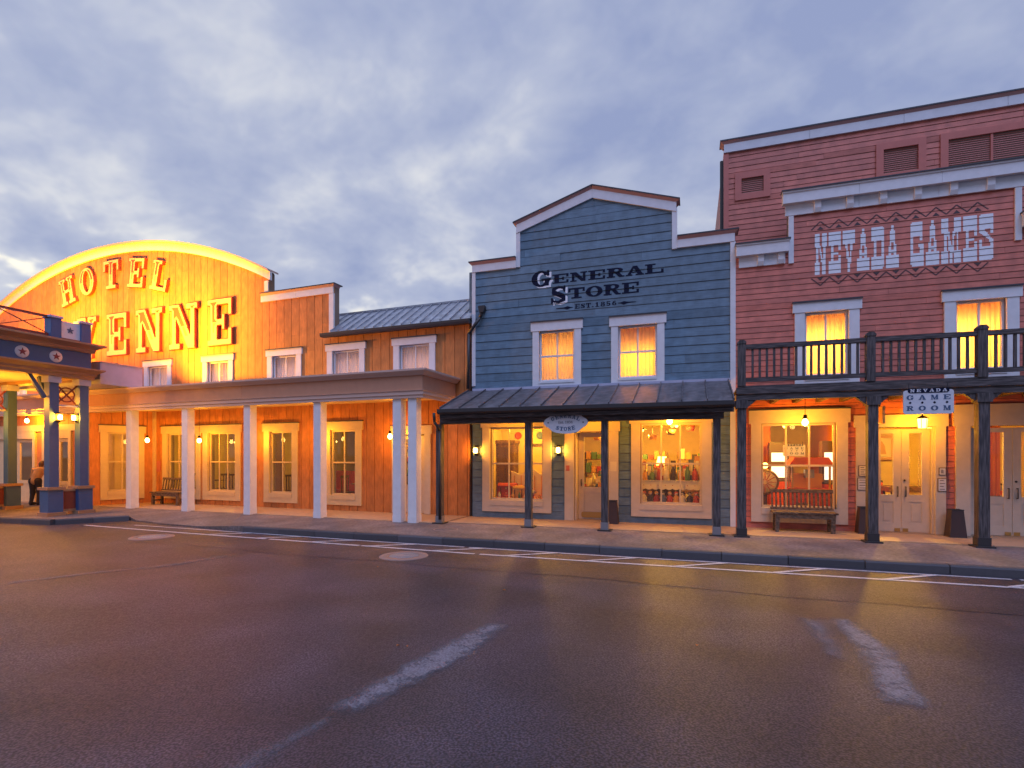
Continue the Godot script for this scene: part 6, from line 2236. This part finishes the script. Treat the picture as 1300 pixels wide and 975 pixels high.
func build_game_things() -> void:
	room_lamp("hanging lamp in the game hall behind the big window", Vector3(2.2, 2.55, -14.6), 3.0, 4.80)
	room_lamp("hanging lamp behind the game hall's double door with notices", Vector3(4.5, 2.6, -15.2), 3.0, 6.08)
	room_lamp("hanging lamp behind the game hall's wide double door", Vector3(6.5, 2.6, -15.0), 3.0, 4.80)
	room_lamp("lamp behind the balcony curtain above the bench", Vector3(2.85, 4.5, -14.6), 5.6, 9.0, Color(1.0, 0.76, 0.36))
	room_lamp("lamp behind the balcony curtain above the double doors", Vector3(5.65, 4.5, -14.6), 5.6, 10.0, Color(1.0, 0.76, 0.36))
	# red machine with a little roof
	var t := thing("game_machine", "red fairground machine with a pitched roof in the game hall window", "game machine", Vector3(2.75, 0.17, -14.75))
	bx(t, "base", M.goods_red, -0.45, 0.45, 0.0, 0.85, -0.3, 0.3)
	for q in [[-0.42, -0.26], [0.38, -0.26], [-0.42, 0.24], [0.38, 0.24]]:
		bx(t, "corner_post", M.brass, q[0], q[0] + 0.04, 0.85, 1.38, q[1], q[1] + 0.04)
	put(t, "machine_roof", prism(pg([-0.5, 1.38, 0.5, 1.38, 0.36, 1.6, -0.36, 1.6]), -0.34, 0.34), M.goods_red)
	bx(t, "play_field", M.goods_amber, -0.36, 0.36, 0.85, 1.2, -0.2, -0.1)
	bx(t, "kettle", M.steel, -0.1, 0.1, 1.1, 1.3, -0.05, 0.12)
	bx(t, "trim_band", M.brass, -0.46, 0.46, 0.78, 0.84, 0.3, 0.31)
	put(t, "wheel", lathe([[0.0, 0.03], [0.2, 0.03], [0.22, 0.0], [0.0, 0.0]], 20), M.wood_dark, Vector3(-0.2, 0.3, 0.3), Vector3(PI / 2, 0, 0))
	var w := thing("prize_wheel", "round prize wheel on a stand at the edge of the game hall window", "wheel", Vector3(1.72, 0.17, -14.3))
	bx(w, "stand", M.wood_dark, -0.05, 0.05, 0.0, 1.05, -0.06, 0.0)
	bx(w, "foot", M.wood_dark, -0.25, 0.25, 0.0, 0.05, -0.15, 0.12)
	put(w, "rim", lathe([[0.26, 0.04], [0.31, 0.03], [0.31, 0.0], [0.26, 0.0]], 28), M.wood, Vector3(0, 1.0, 0.01), Vector3(PI / 2, 0, 0))
	put(w, "face", lathe([[0.0, 0.03], [0.26, 0.03], [0.26, 0.0]], 28), M.goods_cream, Vector3(0, 1.0, 0.01), Vector3(PI / 2, 0, 0))
	for i in 12:
		var a := TAU * i / 12
		put(w, "spoke", rod_mesh(Vector3(0.05 * cos(a), 1.0 + 0.05 * sin(a), 0.045), Vector3(0.24 * cos(a), 1.0 + 0.24 * sin(a), 0.045), 0.008, 5), M.goods_red)
	put(w, "lamp_globe", ball(0.07), M.bulb_soft, Vector3(0, 1.40, 0.02))
	bx(w, "globe_stem", M.brass, -0.012, 0.012, 1.05, 1.34, -0.05, -0.02)
	for q in [[2.28, -16.1, "game cabinet with a glowing screen behind the prize wheel"], [3.3, -14.9, "game cabinet with a glowing screen at the window's far edge"], [4.15, -16.4, "game cabinet with a big white screen behind the door with notices"], [6.6, -15.6, "game cabinet with a glowing screen behind the wide double door"]]:
		var c := thing("game_cabinet", q[2], "game cabinet", Vector3(q[0], 0.17, q[1]))
		var big: bool = q[0] > 4.0 and q[0] < 5.0
		var hw := 0.55 if big else 0.24
		bx(c, "cabinet", M.goods_red, -hw, hw, 0.0, 0.95, -0.3, 0.3)
		bx(c, "head", M.wood_dark, -hw, hw, 0.95, 2.0, -0.3, 0.05)
		bx(c, "screen", M.screen, -hw + 0.05, hw - 0.05, 1.05, 1.38, 0.051, 0.06)
		bx(c, "marquee_screen", M.screen, -hw + 0.05, hw - 0.05, 1.48, 1.72, 0.051, 0.06)
		bx(c, "control_panel", M.goods_dark, -hw, hw, 0.95, 1.0, 0.05, 0.3)
	for q in [[5.35, "gold framed picture on the yellow wall behind the notice door"], [4.75, "second gold framed picture on the yellow wall of the game hall"]]:
		var f := thing("framed_picture", q[1], "picture", Vector3(q[0], 2.05, -18.48))
		bx(f, "frame", M.goods_amber, -0.32, 0.32, -0.36, 0.36, 0, 0.05)
		bx(f, "print", M.goods_cream, -0.24, 0.24, -0.28, 0.28, 0.0505, 0.054)
		put(f, "figure", prism(pg([-0.12, -0.2, 0.12, -0.2, 0.08, 0.05, 0.0, 0.2, -0.08, 0.05]), 0.0545, 0.057), M.goods_amber)
	var pt := thing("pool_table", "small games table with a hanging cue rack in the game hall", "table", Vector3(5.2, 0.17, -15.9))
	bx(pt, "bed", M.goods_green, -0.5, 0.5, 0.78, 0.82, -0.4, 0.4)
	for q in [[-0.55, -0.5], [0.5, 0.55]]:
		bx(pt, "cushion", M.wood, q[0], q[1], 0.74, 0.87, -0.45, 0.45)
	for q in [[-0.45, -0.4], [0.4, 0.45]]:
		bx(pt, "cushion", M.wood, -0.5, 0.5, 0.74, 0.87, q[0], q[1])
	for q in [[-0.45, -0.35], [0.45, -0.35], [-0.45, 0.35], [0.45, 0.35]]:
		put(pt, "leg", lathe([[0.0, 0.0], [0.04, 0.0], [0.06, 0.4], [0.05, 0.74], [0.0, 0.74]], 10), M.wood_dark, Vector3(q[0], 0, q[1]))
	for i in 2:
		put(pt, "cue", rod_mesh(Vector3(-0.1 + 0.2 * i, 0.83, 0.3), Vector3(0.05 + 0.2 * i, 1.75, -0.1), 0.012, 6), M.wood)
	var curt := thing("red_drape", "orange red drape hanging inside the wide double door", "drape", Vector3(6.12, 0.2, -14.2))
	curtain(curt, -0.18, 0.18, 0.0, 2.6, 0.0, "room_orange")
	var heap := thing("toy_pile", "pile of shiny prizes on a ledge inside the wide double door", "prizes", Vector3(5.95, 0.17, -14.35))
	bx(heap, "ledge", M.wood, -0.45, 0.5, 0.7, 0.78, -0.2, 0.2)
	bx(heap, "ledge_leg", M.wood, -0.4, -0.3, 0.0, 0.7, -0.15, 0.15)
	bx(heap, "ledge_leg", M.wood, 0.35, 0.45, 0.0, 0.7, -0.15, 0.15)
	for i in 14:
		put(heap, "prize", ball(rng.randf_range(0.04, 0.075)), M[["goods_red", "brass", "steel", "goods_amber"][i % 4]], Vector3(rng.randf_range(-0.4, 0.42), 0.83 + rng.randf_range(0.0, 0.12), rng.randf_range(-0.1, 0.14)))


func build_hotel_things() -> void:
	for q in [[-11.0, -2.2, 1.0, "hanging lamp in the hotel dining room by the wide paired window"], [-9.2, -3.4, 1.2, "hanging lamp over the orange corner of the hotel dining room"], [-6.6, -2.6, 0.55, "hanging lamp in the hotel lounge with the red sofa"], [-4.0, -2.0, 0.9, "hanging lamp before the pale shelf wall of the hotel"], [-1.8, -2.4, 0.9, "hanging lamp inside the hotel's porch door"], [-17.6, -0.6, 2.4, "hanging lamp inside the hotel entrance"]]:
		room_lamp(q[3], hotel(Vector3(q[0], 2.35, q[1])), 3.2, q[2] * 1.1)
	for x in [-12.2, -9.3, -6.5, -4.1, -1.75]:
		var l := room_lamp("bedroom lamp behind a pale curtain above the hotel porch", hotel(Vector3(x, 4.6, -1.2)), 5.4, 1.6, Color(1.0, 0.80, 0.55))
		l.set_meta("group", "bedroom lamps of the hotel")
	for k in 4:
		var x: float = [-11.2, -9.3, -6.7, -4.4][k]
		var names := ["round dining table inside the hotel beside the porch bench", "round dining table inside the hotel's triple window", "round lounge table inside the hotel's first narrow window", "round lounge table inside the hotel's second narrow window"]
		var t := thing("dining_table", names[k], "table", hotel(Vector3(x, 0.17, -1.3)), HOTEL_TURN)
		put(t, "table_top", lathe([[0.0, 0.74], [0.42, 0.74], [0.43, 0.72], [0.0, 0.71]], 20), M.wood)
		put(t, "pedestal", lathe([[0.0, 0.0], [0.25, 0.0], [0.24, 0.03], [0.05, 0.06], [0.04, 0.71], [0.0, 0.71]], 14), M.wood_dark)
		for e in [-1.0, 1.0]:
			var c := thing("dining_chair", names[k].replace("round dining table", "wooden chair at the dining table").replace("round lounge table", "wooden chair at the lounge table"), "chair", hotel(Vector3(x + 0.55 * e, 0.17, -1.25)), HOTEL_TURN - e * PI / 2, "chairs at the hotel tables")
			bx(c, "seat", M.wood, -0.2, 0.2, 0.43, 0.46, -0.2, 0.2)
			for q in [[-0.19, -0.19], [0.16, -0.19], [-0.19, 0.16], [0.16, 0.16]]:
				bx(c, "leg", M.wood, q[0], q[0] + 0.03, 0.0, 0.43, q[1], q[1] + 0.03)
			for i in 4:
				bx(c, "back_slat", M.wood, -0.18 + 0.115 * i, -0.145 + 0.115 * i, 0.46, 0.92, -0.2, -0.18)
			bx(c, "back_rail", M.wood, -0.2, 0.2, 0.92, 0.99, -0.205, -0.175)
	for k in 3:
		var x: float = [-10.4, -8.9, -4.2][k]
		var t := thing("bar_shelves", ["shelves of glasses on the back wall of the hotel dining room", "shelves of bottles on the orange wall of the hotel dining room", "white shelves with dark boxes facing the hotel's second narrow window"][k], "shelves", hotel(Vector3(x, 1.0, -5.3 if k < 2 else -3.15)), HOTEL_TURN)
		bx(t, "back_board", M.goods_cream if k == 2 else M.room_orange, -0.7, 0.7, 0.0, 1.9, -0.12, -0.08)
		for r in 4:
			bx(t, "shelf", M.wood_dark, -0.7, 0.7, 0.1 + r * 0.45, 0.13 + r * 0.45, -0.08, 0.14)
			for i in 6:
				put(t, "bottle", lathe([[0.0, 0.0], [0.05, 0.0], [0.05, 0.16], [0.02, 0.22], [0.02, 0.28], [0.0, 0.28]], 8), M[["goods_amber", "goods_green", "goods_red", "goods_dark"][rng.randi_range(0, 3)]], Vector3(-0.55 + i * 0.22, 0.13 + r * 0.45, 0.03))
	var sofa := thing("sofa", "dark red sofa under the hotel's first narrow window", "sofa", hotel(Vector3(-6.6, 0.17, -2.3)), HOTEL_TURN)
	bx(sofa, "seat", M.goods_red, -0.8, 0.8, 0.15, 0.45, -0.35, 0.35)
	bx(sofa, "back", M.goods_red, -0.8, 0.8, 0.45, 1.1, -0.35, -0.15)
	bx(sofa, "arm", M.goods_red, -0.95, -0.8, 0.1, 0.65, -0.35, 0.35)
	bx(sofa, "arm", M.goods_red, 0.8, 0.95, 0.1, 0.65, -0.35, 0.35)
	bx(sofa, "plinth", M.wood_dark, -0.85, 0.85, 0.0, 0.15, -0.3, 0.3)
